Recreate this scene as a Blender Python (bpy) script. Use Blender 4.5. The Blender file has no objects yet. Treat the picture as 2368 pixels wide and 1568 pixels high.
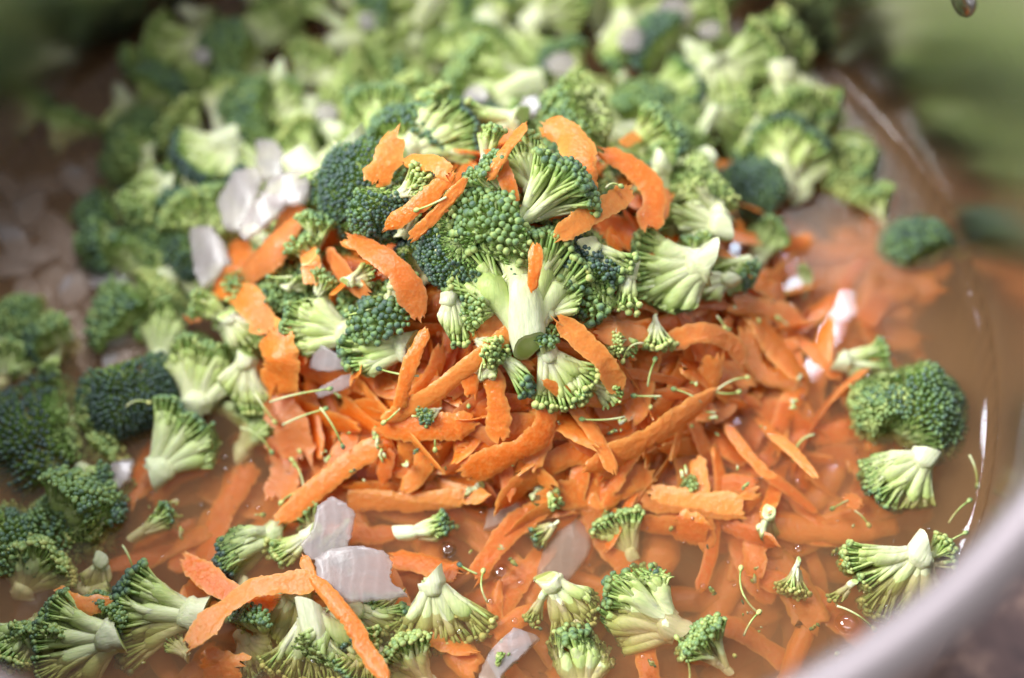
import bpy, math, random
import numpy as np
from mathutils import Vector, Matrix

S = 0.01                      # everything below is laid out in centimetres; S turns it into metres
SC = bpy.context.scene
COL = SC.collection
RNG = np.random.default_rng(7)

# ------------------------------------------------------------------ camera
W_V, H_V = 2367.0, 1568.0
FOV = math.radians(34.0)
C_POS = np.array([1.495, -20.934, 34.673])
C_F = np.array([0.0, 0.51869802, -0.85495752])
C_R = np.array([0.99860955, -0.04506984, -0.02734363])
C_U = np.array([0.05271589, 0.85376874, 0.5179768])
cam = bpy.data.cameras.new('camera')
cam.sensor_width = 36.0
cam.angle = FOV
cam.clip_start = 0.01
cam.clip_end = 50.0
cam.dof.use_dof = True
cam.dof.focus_distance = 0.368
cam.dof.aperture_fstop = 3.4
cam_ob = bpy.data.objects.new('camera', cam)
M = Matrix(((C_R[0], C_U[0], -C_F[0], C_POS[0] * S), (C_R[1], C_U[1], -C_F[1], C_POS[1] * S),
            (C_R[2], C_U[2], -C_F[2], C_POS[2] * S), (0, 0, 0, 1)))
cam_ob.matrix_world = M
COL.objects.link(cam_ob)
SC.camera = cam_ob

# ------------------------------------------------------------------ world, lights, exposure
world = bpy.data.worlds.new('World')
SC.world = world
world.use_nodes = True
bg = world.node_tree.nodes['Background']
bg.inputs[0].default_value = (0.95, 0.96, 1.0, 1)
bg.inputs[1].default_value = 0.66


def area(name, loc, target, sx, sy, power, color):
    l = bpy.data.lights.new(name, 'AREA')
    l.shape = 'RECTANGLE'
    l.size = sx * S
    l.size_y = sy * S
    l.energy = power
    l.color = color
    o = bpy.data.objects.new(name, l)
    COL.objects.link(o)
    o.location = Vector(loc) * S
    d = (Vector(target) - Vector(loc)).normalized()
    o.rotation_euler = d.to_track_quat('-Z', 'Y').to_euler()
    return o


# tall kitchen window to the left of the pot and a second one behind it
area('window_light', (-98, 6, 114), (2, 0, 0), 76, 70, 38.0, (0.96, 0.975, 1.0))
area('back_window_light', (13, 90, 127), (2, 2, 0), 44, 20, 17.0, (0.84, 0.88, 1.0))

SC.view_settings.view_transform = 'Standard'
SC.view_settings.look = 'None'
SC.view_settings.exposure = 0.08
SC.view_settings.gamma = 1.0
SC.render.engine = 'CYCLES'
SC.cycles.use_denoising = True
SC.cycles.max_bounces = 8
SC.cycles.transparent_max_bounces = 12
SC.cycles.volume_bounces = 1
SC.cycles.caustics_reflective = False
SC.cycles.caustics_refractive = False
SC.cycles.sample_clamp_indirect = 6.0


# ------------------------------------------------------------------ mesh helpers
class MB:
    """collects vertices, faces and two float attributes, builds one mesh"""

    def __init__(self):
        self.v, self.f, self.t, self.r, self.n = [], [], [], [], 0

    def add(self, v, f, t=0.0, r=0.0):
        v = np.asarray(v, float)
        self.v.append(v)
        self.t.append(np.broadcast_to(np.asarray(t, float), (len(v),)))
        self.r.append(np.broadcast_to(np.asarray(r, float), (len(v),)))
        n = self.n
        for q in f:
            self.f.append(np.asarray(q) + n)
        self.n += len(v)

    def mesh(self, name, mat, smooth=True, sharp=None):
        me = bpy.data.meshes.new(name)
        v = np.concatenate(self.v) * S
        quads = [a for a in self.f if a.ndim == 2 and a.shape[1] == 4]
        tris = [a for a in self.f if a.ndim == 2 and a.shape[1] == 3]
        polys = [a for a in self.f if a.ndim == 1]
        idx, tot = [], []
        if quads:
            q = np.concatenate(quads); idx.append(q.ravel()); tot.append(np.full(len(q), 4))
        if tris:
            q = np.concatenate(tris); idx.append(q.ravel()); tot.append(np.full(len(q), 3))
        for q in polys:
            idx.append(q); tot.append(np.array([len(q)]))
        idx = np.concatenate(idx).astype(np.int32)
        tot = np.concatenate(tot).astype(np.int32)
        me.vertices.add(len(v)); me.vertices.foreach_set('co', v.astype(np.float32).ravel())
        me.loops.add(len(idx)); me.loops.foreach_set('vertex_index', idx)
        me.polygons.add(len(tot))
        st = np.zeros(len(tot), np.int32); st[1:] = np.cumsum(tot)[:-1]
        me.polygons.foreach_set('loop_start', st)
        me.polygons.foreach_set('loop_total', tot)
        me.polygons.foreach_set('use_smooth', np.full(len(tot), smooth))
        a = me.attributes.new('t', 'FLOAT', 'POINT'); a.data.foreach_set('value', np.concatenate(self.t).astype(np.float32))
        a = me.attributes.new('rnd', 'FLOAT', 'POINT'); a.data.foreach_set('value', np.concatenate(self.r).astype(np.float32))
        me.update(calc_edges=True)
        me.validate()
        me.materials.append(mat)
        if sharp: me.set_sharp_from_angle(angle=math.radians(sharp))
        return me


def link(name, me, parent=None, color=None):
    o = bpy.data.objects.new(name, me)
    COL.objects.link(o)
    if parent is not None:
        o.parent = parent
    if color is not None:
        o.color = color
    return o


def tag(o, label=None, cat=None, group=None, kind=None):
    if label: o['label'] = label
    if cat: o['category'] = cat
    if group: o['group'] = group
    if kind: o['kind'] = kind
    return o


def nrm(a):
    a = np.asarray(a, float)
    return a / (np.linalg.norm(a, axis=-1, keepdims=True) + 1e-12)


def grid_faces(n, m, wrap=False):
    i, j = np.meshgrid(np.arange(n - 1), np.arange(m if wrap else m - 1), indexing='ij')
    a = i * m + j
    b = i * m + (j + 1) % m
    return np.stack([a, b, b + m, a + m], -1).reshape(-1, 4)


def tube(mb, pts, rad, sides=6, t=(0, 1), r=0.0, cap0=False, cap1=True, flat=None):
    pts = np.asarray(pts, float)
    n = len(pts)
    rad = np.broadcast_to(np.asarray(rad, float), (n,))
    tan = nrm(np.gradient(pts, axis=0))
    ref = np.array([0.31, 0.92, 0.24])
    if abs(tan[0] @ nrm(ref)) > 0.9: ref = np.array([1.0, 0.1, 0.2])
    u = nrm(np.cross(tan, ref))
    w = np.cross(tan, u)
    a = np.linspace(0, 2 * np.pi, sides, endpoint=False)
    ring = u[:, None] * np.cos(a)[None, :, None] + w[:, None] * np.sin(a)[None, :, None]
    v = (pts[:, None] + ring * rad[:, None, None]).reshape(-1, 3)
    if flat is not None:
        v[:, 1] = np.maximum(v[:, 1], flat)
    tt = np.repeat(np.linspace(t[0], t[1], n), sides)
    faces = [grid_faces(n, sides, True)]
    if cap0: faces.append(np.arange(sides)[::-1].copy())
    if cap1: faces.append(np.arange(sides) + (n - 1) * sides)
    mb.add(v, faces, tt, r)


def bez(p0, p1, p2, n):
    s = np.linspace(0, 1, n)[:, None]
    return (1 - s) ** 2 * p0 + 2 * s * (1 - s) * p1 + s * s * p2


def catmull(P, n):
    P = np.asarray(P, float)
    if len(P) == 2:
        return P[0] + (P[1] - P[0]) * np.linspace(0, 1, n)[:, None]
    Q = np.vstack([2 * P[0] - P[1], P, 2 * P[-1] - P[-2]])
    k = len(P) - 1
    out = []
    for s in np.linspace(0, k - 1e-9, n):
        i = int(s); f = s - i
        a, b, c, d = Q[i], Q[i + 1], Q[i + 2], Q[i + 3]
        out.append(0.5 * (2 * b + (c - a) * f + (2 * a - 5 * b + 4 * c - d) * f * f + (3 * b - a - 3 * c + d) * f ** 3))
    return np.array(out)


def smooth_noise(rng, n, step):
    k = max(2, int(n / step) + 2)
    return np.interp(np.linspace(0, k - 1, n), np.arange(k), rng.normal(size=k))


# ------------------------------------------------------------------ materials
def new_mat(name):
    m = bpy.data.materials.new(name)
    m.use_nodes = True
    nt = m.node_tree
    nt.nodes.clear()
    out = nt.nodes.new('ShaderNodeOutputMaterial')
    return m, nt, out


def N(nt, t, **kw):
    n = nt.nodes.new(t)
    for k, v in kw.items():
        if k.startswith('i_'):
            key = k[2:]
            key = int(key) if key.isdigit() else key.replace('_', ' ')
            n.inputs[key].default_value = v
        else:
            setattr(n, k, v)
    return n


def ramp(nt, stops, interp='EASE'):
    r = nt.nodes.new('ShaderNodeValToRGB')
    r.color_ramp.interpolation = interp
    e = r.color_ramp.elements
    while len(e) < len(stops): e.new(0.5)
    for k, (p, c) in enumerate(stops):
        e[k].position = p
        e[k].color = (c[0], c[1], c[2], 1)
    return r


def L(nt, a, b): nt.links.new(a, b)


def math_n(nt, op, a, b=None, clamp=False):
    n = N(nt, 'ShaderNodeMath', operation=op)
    n.use_clamp = clamp
    for i, x in enumerate((a, b)):
        if x is None: continue
        if isinstance(x, (int, float)): n.inputs[i].default_value = x
        else: L(nt, x, n.inputs[i])
    return n.outputs[0]


def mixc(nt, f, a, b, blend='MIX'):
    n = N(nt, 'ShaderNodeMix', data_type='RGBA', blend_type=blend)
    for s, x in ((0, f), (6, a), (7, b)):
        if isinstance(x, (int, float)): n.inputs[s].default_value = x
        elif isinstance(x, tuple): n.inputs[s].default_value = (*x, 1)
        else: L(nt, x, n.inputs[s])
    return n.outputs[2]


def noise(nt, scale, detail=3.0, vec=None, rough=0.6):
    n = N(nt, 'ShaderNodeTexNoise')
    n.inputs['Scale'].default_value = scale
    n.inputs['Detail'].default_value = detail
    n.inputs['Roughness'].default_value = rough
    if vec is not None: L(nt, vec, n.inputs['Vector'])
    return n


def bump(nt, h, strength, dist):
    b = N(nt, 'ShaderNodeBump')
    b.inputs['Strength'].default_value = strength
    b.inputs['Distance'].default_value = dist
    L(nt, h, b.inputs['Height'])
    return b.outputs[0]


def mat_bud():
    m, nt, out = new_mat('broccoli_bud')
    p = N(nt, 'ShaderNodeBsdfPrincipled')
    oi = N(nt, 'ShaderNodeObjectInfo')
    sep = N(nt, 'ShaderNodeSeparateColor'); L(nt, oi.outputs['Color'], sep.inputs[0])
    at = N(nt, 'ShaderNodeAttribute', attribute_name='t')
    ar = N(nt, 'ShaderNodeAttribute', attribute_name='rnd')
    geo = N(nt, 'ShaderNodeTexCoord')
    # darkness of the bud: per piece, per bud, and paler towards its foot
    d = math_n(nt, 'ADD', sep.outputs[0], math_n(nt, 'MULTIPLY', math_n(nt, 'SUBTRACT', ar.outputs['Fac'], 0.5), 0.6))
    d = math_n(nt, 'ADD', d, math_n(nt, 'MULTIPLY', math_n(nt, 'SUBTRACT', sep.outputs[2], 0.5), 0.6))
    d = math_n(nt, 'ADD', d, math_n(nt, 'MULTIPLY', math_n(nt, 'SUBTRACT', at.outputs['Fac'], 0.62), 0.55), clamp=True)
    r = ramp(nt, [(0.0, (0.62, 0.62, 0.17)), (0.25, (0.40, 0.50, 0.12)), (0.5, (0.17, 0.29, 0.065)), (0.76, (0.050, 0.115, 0.050)), (1.0, (0.020, 0.048, 0.042))])
    L(nt, d, r.inputs[0])
    nz = noise(nt, 900, 2, geo.outputs['Object'])
    c = mixc(nt, math_n(nt, 'MULTIPLY', nz.outputs[0], 0.22), r.outputs[0], (0.30, 0.40, 0.34), 'MIX')
    L(nt, c, p.inputs['Base Color'])
    p.inputs['Roughness'].default_value = 0.38
    p.inputs['Specular IOR Level'].default_value = 0.45
    p.inputs['Sheen Weight'].default_value = 0.12
    p.inputs['Sheen Tint'].default_value = (0.75, 0.88, 1.0, 1)
    L(nt, bump(nt, nz.outputs[0], 0.35, 0.0003), p.inputs['Normal'])
    L(nt, p.outputs[0], out.inputs[0])
    return m


def mat_stalk(name='broccoli_stalk'):
    m, nt, out = new_mat(name)
    p = N(nt, 'ShaderNodeBsdfPrincipled')
    oi = N(nt, 'ShaderNodeObjectInfo')
    sep = N(nt, 'ShaderNodeSeparateColor'); L(nt, oi.outputs['Color'], sep.inputs[0])
    at = N(nt, 'ShaderNodeAttribute', attribute_name='t')
    ar = N(nt, 'ShaderNodeAttribute', attribute_name='rnd')
    tc = N(nt, 'ShaderNodeTexCoord')
    mp = N(nt, 'ShaderNodeMapping'); mp.inputs['Scale'].default_value = (1, 1, 0.16)
    L(nt, tc.outputs['Object'], mp.inputs[0])
    nz = noise(nt, 260, 4, tc.outputs['Object'])
    fib = noise(nt, 1500, 3, mp.outputs[0])
    f = math_n(nt, 'ADD', at.outputs['Fac'], math_n(nt, 'MULTIPLY', math_n(nt, 'SUBTRACT', nz.outputs[0], 0.5), 0.35))
    f = math_n(nt, 'ADD', f, math_n(nt, 'MULTIPLY', math_n(nt, 'SUBTRACT', ar.outputs['Fac'], 0.5), 0.25))
    pale = ramp(nt, [(0.0, (0.82, 0.81, 0.56)), (0.3, (0.77, 0.77, 0.44)), (0.7, (0.52, 0.60, 0.19)), (1.0, (0.27, 0.40, 0.09))])
    green = ramp(nt, [(0.0, (0.46, 0.57, 0.27)), (0.4, (0.40, 0.53, 0.21)), (0.8, (0.25, 0.39, 0.11)), (1.0, (0.13, 0.26, 0.06))])
    L(nt, f, pale.inputs[0]); L(nt, f, green.inputs[0])
    c = mixc(nt, sep.outputs[1], green.outputs[0], pale.outputs[0])
    c = mixc(nt, math_n(nt, 'MULTIPLY', math_n(nt, 'SUBTRACT', fib.outputs[0], 0.42, clamp=True), 1.6, clamp=True), c, green.outputs[0])
    L(nt, c, p.inputs['Base Color'])
    p.inputs['Roughness'].default_value = 0.42
    p.inputs['Specular IOR Level'].default_value = 0.4
    p.inputs['Subsurface Weight'].default_value = 0.35
    p.inputs['Subsurface Radius'].default_value = (0.8, 1.0, 0.35)
    p.inputs['Subsurface Scale'].default_value = 0.0007
    L(nt, bump(nt, math_n(nt, 'ADD', fib.outputs[0], nz.outputs[0]), 0.5, 0.0004), p.inputs['Normal'])
    L(nt, p.outputs[0], out.inputs[0])
    return m


def mat_cut():
    m, nt, out = new_mat('broccoli_cut_face')
    p = N(nt, 'ShaderNodeBsdfPrincipled')
    at = N(nt, 'ShaderNodeAttribute', attribute_name='t')
    tc = N(nt, 'ShaderNodeTexCoord')
    nz = noise(nt, 420, 4, tc.outputs['Object'])
    f = math_n(nt, 'ADD', at.outputs['Fac'], math_n(nt, 'MULTIPLY', math_n(nt, 'SUBTRACT', nz.outputs[0], 0.5), 0.3))
    r = ramp(nt, [(0.0, (0.56, 0.68, 0.25)), (0.7, (0.50, 0.66, 0.20)), (0.88, (0.68, 0.76, 0.40)), (1.0, (0.42, 0.58, 0.16))])
    L(nt, f, r.inputs[0]); L(nt, r.outputs[0], p.inputs['Base Color'])
    p.inputs['Roughness'].default_value = 0.3
    p.inputs['Subsurface Weight'].default_value = 0.3
    p.inputs['Subsurface Radius'].default_value = (0.8, 1.0, 0.35)
    p.inputs['Subsurface Scale'].default_value = 0.0007
    L(nt, bump(nt, nz.outputs[0], 0.3, 0.0003), p.inputs['Normal'])
    L(nt, p.outputs[0], out.inputs[0])
    return m


def mat_carrot(name, thin):
    m, nt, out = new_mat(name)
    p = N(nt, 'ShaderNodeBsdfPrincipled')
    tc = N(nt, 'ShaderNodeTexCoord')
    at = N(nt, 'ShaderNodeAttribute', attribute_name='t')     # 0 middle of the shred, 1 its torn edge
    ar = N(nt, 'ShaderNodeAttribute', attribute_name='rnd')
    oi = N(nt, 'ShaderNodeObjectInfo')
    n1 = noise(nt, 130, 4, tc.outputs['Object'])
    n2 = noise(nt, 950, 3, tc.outputs['Object'], 0.7)
    vo = N(nt, 'ShaderNodeTexVoronoi', feature='F1'); vo.inputs['Scale'].default_value = 1150
    L(nt, tc.outputs['Object'], vo.inputs['Vector'])
    a = (0.96, 0.265, 0.012); b = (0.92, 0.185, 0.005); c = (0.97, 0.52, 0.13)
    if thin: a = (0.92, 0.31, 0.035); b = (0.88, 0.22, 0.016); c = (0.93, 0.50, 0.20)
    base = mixc(nt, n1.outputs[0], a, b)
    v = math_n(nt, 'MULTIPLY', oi.outputs['Random'], 0.48)
    base = mixc(nt, v, base, c)
    e = math_n(nt, 'POWER', at.outputs['Fac'], 5.0)
    base = mixc(nt, math_n(nt, 'MULTIPLY', e, 0.8), base, c)
    sp = math_n(nt, 'MULTIPLY', math_n(nt, 'SUBTRACT', n2.outputs[0], 0.47, clamp=True), 2.2, clamp=True)
    base = mixc(nt, sp, base, c)
    L(nt, base, p.inputs['Base Color'])
    p.inputs['Roughness'].default_value = 0.36
    p.inputs['Coat Weight'].default_value = 0.7
    p.inputs['Coat Roughness'].default_value = 0.07
    p.inputs['Coat IOR'].default_value = 1.36
    p.inputs['Subsurface Weight'].default_value = 0.3
    p.inputs['Subsurface Radius'].default_value = (1.0, 0.32, 0.10)
    p.inputs['Subsurface Scale'].default_value = 0.0007
    h = math_n(nt, 'ADD', math_n(nt, 'MULTIPLY', vo.outputs['Distance'], 0.8), n2.outputs[0])
    h = math_n(nt, 'ADD', h, math_n(nt, 'MULTIPLY', n1.outputs[0], 0.3))
    L(nt, bump(nt, h, 0.5, 0.0002), p.inputs['Normal']); L(nt, bump(nt, h, 0.9, 0.00036), p.inputs['Coat Normal'])
    tr = N(nt, 'ShaderNodeBsdfTranslucent')
    L(nt, base, tr.inputs[0])
    mx = N(nt, 'ShaderNodeMixShader'); mx.inputs[0].default_value = 0.36 if not thin else 0.42
    L(nt, p.outputs[0], mx.inputs[1]); L(nt, tr.outputs[0], mx.inputs[2])
    last = mx.outputs[0]
    if thin:
        tp = N(nt, 'ShaderNodeBsdfTransparent', i_0=(1.0, 0.72, 0.42, 1))
        m2 = N(nt, 'ShaderNodeMixShader')
        L(nt, math_n(nt, 'MULTIPLY', n1.outputs[0], 0.42), m2.inputs[0])
        L(nt, last, m2.inputs[1]); L(nt, tp.outputs[0], m2.inputs[2]); last = m2.outputs[0]
    L(nt, last, out.inputs[0])
    return m


def mat_onion():
    m, nt, out = new_mat('onion_flesh')
    p = N(nt, 'ShaderNodeBsdfPrincipled')
    tc = N(nt, 'ShaderNodeTexCoord')
    mp = N(nt, 'ShaderNodeMapping'); mp.inputs['Scale'].default_value = (1, 5, 1)
    L(nt, tc.outputs['Object'], mp.inputs[0])
    n1 = noise(nt, 110, 3, mp.outputs[0])
    n2 = noise(nt, 1300, 2, tc.outputs['Object'])
    wv = N(nt, 'ShaderNodeTexWave', wave_type='BANDS'); wv.inputs['Scale'].default_value = 120; wv.inputs['Distortion'].default_value = 5.0; wv.inputs['Detail'].default_value = 2.0; wv.inputs['Detail Scale'].default_value = 0.6
    L(nt, tc.outputs['Object'], wv.inputs['Vector'])
    vein = math_n(nt, 'POWER', wv.outputs['Fac'], 3.0)
    c = mixc(nt, n1.outputs[0], (0.56, 0.51, 0.49), (0.47, 0.42, 0.41))
    c = mixc(nt, math_n(nt, 'MULTIPLY', vein, 0.22), c, (0.70, 0.67, 0.64))
    L(nt, c, p.inputs['Base Color'])
    p.inputs['Roughness'].default_value = 0.28
    p.inputs['Coat Weight'].default_value = 0.4
    p.inputs['Coat Roughness'].default_value = 0.12
    p.inputs['Subsurface Weight'].default_value = 0.6
    p.inputs['Subsurface Radius'].default_value = (1.0, 0.9, 0.85)
    p.inputs['Subsurface Scale'].default_value = 0.003
    h = math_n(nt, 'ADD', math_n(nt, 'ADD', n1.outputs[0], math_n(nt, 'MULTIPLY', vein, 0.18)), math_n(nt, 'MULTIPLY', n2.outputs[0], 0.5))
    L(nt, bump(nt, h, 0.4, 0.0005), p.inputs['Normal'])
    tp = N(nt, 'ShaderNodeBsdfTransparent', i_0=(1, 0.96, 0.93, 1))
    mx = N(nt, 'ShaderNodeMixShader'); mx.inputs[0].default_value = 0.55
    L(nt, p.outputs[0], mx.inputs[1]); L(nt, tp.outputs[0], mx.inputs[2])
    L(nt, mx.outputs[0], out.inputs[0])
    return m


def mat_steel(name, rough, col=(0.60, 0.58, 0.57), scratch=True):
    m, nt, out = new_mat(name)
    p = N(nt, 'ShaderNodeBsdfPrincipled')
    p.inputs['Metallic'].default_value = 1.0
    tc = N(nt, 'ShaderNodeTexCoord')
    sx = N(nt, 'ShaderNodeSeparateXYZ'); L(nt, tc.outputs['Object'], sx.inputs[0])
    ang = math_n(nt, 'ARCTAN2', sx.outputs[0], sx.outputs[1])
    cb = N(nt, 'ShaderNodeCombineXYZ')
    L(nt, math_n(nt, 'MULTIPLY', ang, 0.35), cb.inputs[0])
    L(nt, math_n(nt, 'MULTIPLY', sx.outputs[2], 60.0), cb.inputs[2])
    n1 = noise(nt, 14, 5, cb.outputs[0])
    n2 = noise(nt, 35, 4, tc.outputs['Object'])
    c = mixc(nt, n2.outputs[0], tuple(x * 0.82 for x in col), col)
    L(nt, c, p.inputs['Base Color'])
    r = math_n(nt, 'ADD', math_n(nt, 'MULTIPLY', n1.outputs[0], 0.10), rough - 0.05)
    L(nt, r, p.inputs['Roughness'])
    if scratch:
        L(nt, bump(nt, n1.outputs[0], 0.12, 0.0006), p.inputs['Normal'])
    L(nt, p.outputs[0], out.inputs[0])
    return m


def mat_broth():
    m, nt, out = new_mat('broth')
    tc = N(nt, 'ShaderNodeTexCoord')
    n1 = noise(nt, 95, 3, tc.outputs['Object'])
    n2 = noise(nt, 30, 2, tc.outputs['Object'])
    h = math_n(nt, 'ADD', n2.outputs[0], math_n(nt, 'MULTIPLY', n1.outputs[0], 0.12))
    nn = bump(nt, h, 0.5, 0.0010)
    fr = N(nt, 'ShaderNodeFresnel', i_IOR=1.36); L(nt, nn, fr.inputs['Normal'])
    gl = N(nt, 'ShaderNodeBsdfGlossy', i_Roughness=0.03); L(nt, nn, gl.inputs['Normal'])
    tp = N(nt, 'ShaderNodeBsdfTransparent', i_0=(0.97, 0.90, 0.82, 1))
    df = N(nt, 'ShaderNodeBsdfDiffuse', i_0=(0.72, 0.34, 0.12, 1))
    mm = N(nt, 'ShaderNodeMixShader'); mm.inputs[0].default_value = 0.02
    L(nt, tp.outputs[0], mm.inputs[1]); L(nt, df.outputs[0], mm.inputs[2])
    mx = N(nt, 'ShaderNodeMixShader')
    L(nt, fr.outputs[0], mx.inputs[0]); L(nt, mm.outputs[0], mx.inputs[1]); L(nt, gl.outputs[0], mx.inputs[2])
    L(nt, mx.outputs[0], out.inputs[0])
    va = N(nt, 'ShaderNodeVolumeAbsorption')
    va.inputs['Color'].default_value = (0.92, 0.54, 0.20, 1)
    va.inputs['Density'].default_value = 44.0
    vs = N(nt, 'ShaderNodeVolumeScatter')
    vs.inputs['Color'].default_value = (1.0, 0.64, 0.34, 1)
    vs.inputs['Density'].default_value = 52.0
    ad = N(nt, 'ShaderNodeAddShader')
    L(nt, va.outputs[0], ad.inputs[0]); L(nt, vs.outputs[0], ad.inputs[1])
    L(nt, ad.outputs[0], out.inputs['Volume'])
    return m


def mat_bubble():
    m, nt, out = new_mat('bubble_film')
    fr = N(nt, 'ShaderNodeFresnel', i_IOR=1.8)
    gl = N(nt, 'ShaderNodeBsdfGlossy', i_Roughness=0.03)
    tp = N(nt, 'ShaderNodeBsdfTransparent', i_0=(0.96, 0.93, 0.90, 1))
    mx = N(nt, 'ShaderNodeMixShader')
    L(nt, fr.outputs[0], mx.inputs[0]); L(nt, tp.outputs[0], mx.inputs[1]); L(nt, gl.outputs[0], mx.inputs[2])
    L(nt, mx.outputs[0], out.inputs[0])
    return m


def mat_counter():
    m, nt, out = new_mat('granite')
    p = N(nt, 'ShaderNodeBsdfPrincipled')
    tc = N(nt, 'ShaderNodeTexCoord')
    n1 = noise(nt, 75, 5, tc.outputs['Object'], 0.7)
    n2 = noise(nt, 260, 3, tc.outputs['Object'])
    r = ramp(nt, [(0.3, (0.045, 0.022, 0.022)), (0.47, (0.13, 0.065, 0.055)), (0.62, (0.34, 0.20, 0.15)), (0.85, (0.09, 0.05, 0.045))])
    f = math_n(nt, 'ADD', math_n(nt, 'MULTIPLY', n1.outputs[0], 0.75), math_n(nt, 'MULTIPLY', n2.outputs[0], 0.25))
    L(nt, f, r.inputs[0]); L(nt, r.outputs[0], p.inputs['Base Color'])
    p.inputs['Roughness'].default_value = 0.35
    L(nt, p.outputs[0], out.inputs[0])
    return m


M_BUD, M_STALK, M_CUT = mat_bud(), mat_stalk(), mat_cut()
M_CARROT, M_CARROT_THIN, M_ONION = mat_carrot('carrot_flesh', False), mat_carrot('carrot_thin_flesh', True), mat_onion()
M_STEEL, M_RIM, M_RIVET = mat_steel('brushed_steel', 0.22, (0.88, 0.87, 0.83)), mat_steel('rim_steel', 0.5, (0.34, 0.29, 0.285), False), mat_steel('rivet_steel', 0.22, (0.40, 0.38, 0.38), False)
M_BROTH, M_BUBBLE, M_COUNTER = mat_broth(), mat_bubble(), mat_counter()

# ------------------------------------------------------------------ the setting: countertop, pot, broth
Z_BOT, Z_RIM, R0, R1 = -6.0, 9.84, 13.0, 13.29


def revolve(mb, prof, seg=160, t=0.0):
    prof = np.asarray(prof, float)
    a = np.linspace(0, 2 * np.pi, seg, endpoint=False)
    v = np.stack([prof[:, 0, None] * np.sin(a), prof[:, 0, None] * np.cos(a), np.repeat(prof[:, 1, None], seg, 1)], -1).reshape(-1, 3)
    mb.add(v, [grid_faces(len(prof), seg, True)], t)


mb = MB()
gx = np.linspace(-90, 90, 2)
mb.add([(-90, -60, -6.9), (90, -60, -6.9), (90, 110, -6.9), (-90, 110, -6.9)], [np.array([[0, 1, 2, 3]])])
ct = link('countertop', mb.mesh('countertop', M_COUNTER)); tag(ct, 'brown speckled granite countertop under the pot', 'countertop', kind='structure')

pot = bpy.data.objects.new('stock_pot', None); COL.objects.link(pot); pot.location = (0, 0, -6.85 * S)
tag(pot, 'large stainless steel stock pot holding the vegetables and broth', 'pot')
off = np.array([0, 0, 6.85])


def pot_part(name, prof, mat):
    b = MB(); p = np.array(prof, float); p[:, 1] += 6.85; revolve(b, p)
    return link(name, b.mesh(name, mat), pot)


zs = np.linspace(-4.6, Z_RIM - 0.25, 26)
inner = [(0.02, Z_BOT), (6, Z_BOT), (11.2, Z_BOT), (12.2, Z_BOT + 0.25), (12.8, Z_BOT + 0.8)] + [(R0 + (R1 - R0) * max(0, z) / Z_RIM, z) for z in zs]
outer = [(R1 + 0.26, Z_RIM - 0.45), (R0 + 0.3, 0), (R0 + 0.28, -5.6), (12.4, -6.6), (11.8, -6.84), (0.02, -6.84)]
pot_part('wall', inner + outer, M_STEEL)
# the thick rolled lip
lip = []
for k in range(17):
    a = math.pi * 1.02 - k / 16 * math.pi * 1.75
    lip.append((R1 + 0.50 + 0.50 * math.cos(a), Z_RIM - 0.24 + 0.30 * math.sin(a)))
pot_part('rolled_rim', lip, M_RIM)


def rivet(ang, z):
    r = R0 + (R1 - R0) * z / Z_RIM
    b = MB(); n = 20
    a = np.linspace(0, 2 * np.pi, n, endpoint=False)
    prof = [(0.42, 0.0), (0.41, 0.06), (0.36, 0.13), (0.24, 0.18), (0.10, 0.205), (0.01, 0.21)]
    c = np.array([math.sin(ang) * r, math.cos(ang) * r, z + 6.85]); inn = -np.array([math.sin(ang), math.cos(ang), 0]); tg = np.array([math.cos(ang), -math.sin(ang), 0]); up = np.array([0, 0, 1.0])
    v = [c + inn * (h - 0.02) + tg * q * math.cos(x) + up * q * math.sin(x) for q, h in prof for x in a]
    b.add(v, [grid_faces(len(prof), n, True)])
    return link('rivet', b.mesh('rivet', M_RIVET), pot)


rivet(math.atan2(12.11, 4.98), 5.75)

# broth: closed body with a slightly rippled top that creeps up the wall
b = MB()
seg = 144
rad = np.concatenate([np.linspace(0.05, 12.5, 60), np.array([12.7, 12.82, 12.9, 12.955, 12.985])])
a = np.linspace(0, 2 * np.pi, seg, endpoint=False)
rr, aa = np.meshgrid(rad, a, indexing='ij')
x, y = rr * np.sin(aa), rr * np.cos(aa)
z = 0.018 * np.sin(1.9 * x + 0.7 * y) * np.sin(1.3 * y - 0.6 * x + 1) + 0.010 * np.sin(4.1 * x - 2.2 * y) + 0.13 * np.clip((rr - 12.55) / 0.435, 0, 1) ** 2.2
top = np.stack([x, y, z], -1).reshape(-1, 3)
side = [(12.985, -4.6), (12.75, Z_BOT + 0.8), (12.15, Z_BOT + 0.27), (11.2, Z_BOT + 0.02), (0.05, Z_BOT + 0.02)]
low = np.array([[q * math.sin(k), q * math.cos(k), h] for q, h in side for k in a])
b.add(np.vstack([top, low]), [grid_faces(len(rad) + len(side), seg, True)])
br = link('broth', b.mesh('broth', M_BROTH)); tag(br, 'clear orange brown broth filling the pot', 'broth', kind='structure')


# ------------------------------------------------------------------ where things lie
def mound(x, y):
    dx = (x - 1.4) / np.where(x > 1.4, 7.0, 7.4)
    dy = (y - 1.5) / np.where(y < 1.5, 5.8, 6.0)
    r = np.sqrt(dx * dx + dy * dy)
    return 4.3 * (1 - r ** 1.35)


def height(x, y):
    m = mound(x, y)
    back = 0.75 * np.clip((y - 2.0) / 3.0, 0, 1) * np.clip((10.5 - x) / 2.5, 0, 1) * np.clip((x + 8.5) / 2.5, 0, 1)
    return np.maximum(m, back - 0.15)


def ray(vx, vy):
    k = 2 * math.tan(FOV / 2) / W_V
    d = C_F + C_R * (vx - W_V / 2) * k - C_U * (vy - H_V / 2) * k
    return nrm(d)


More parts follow.
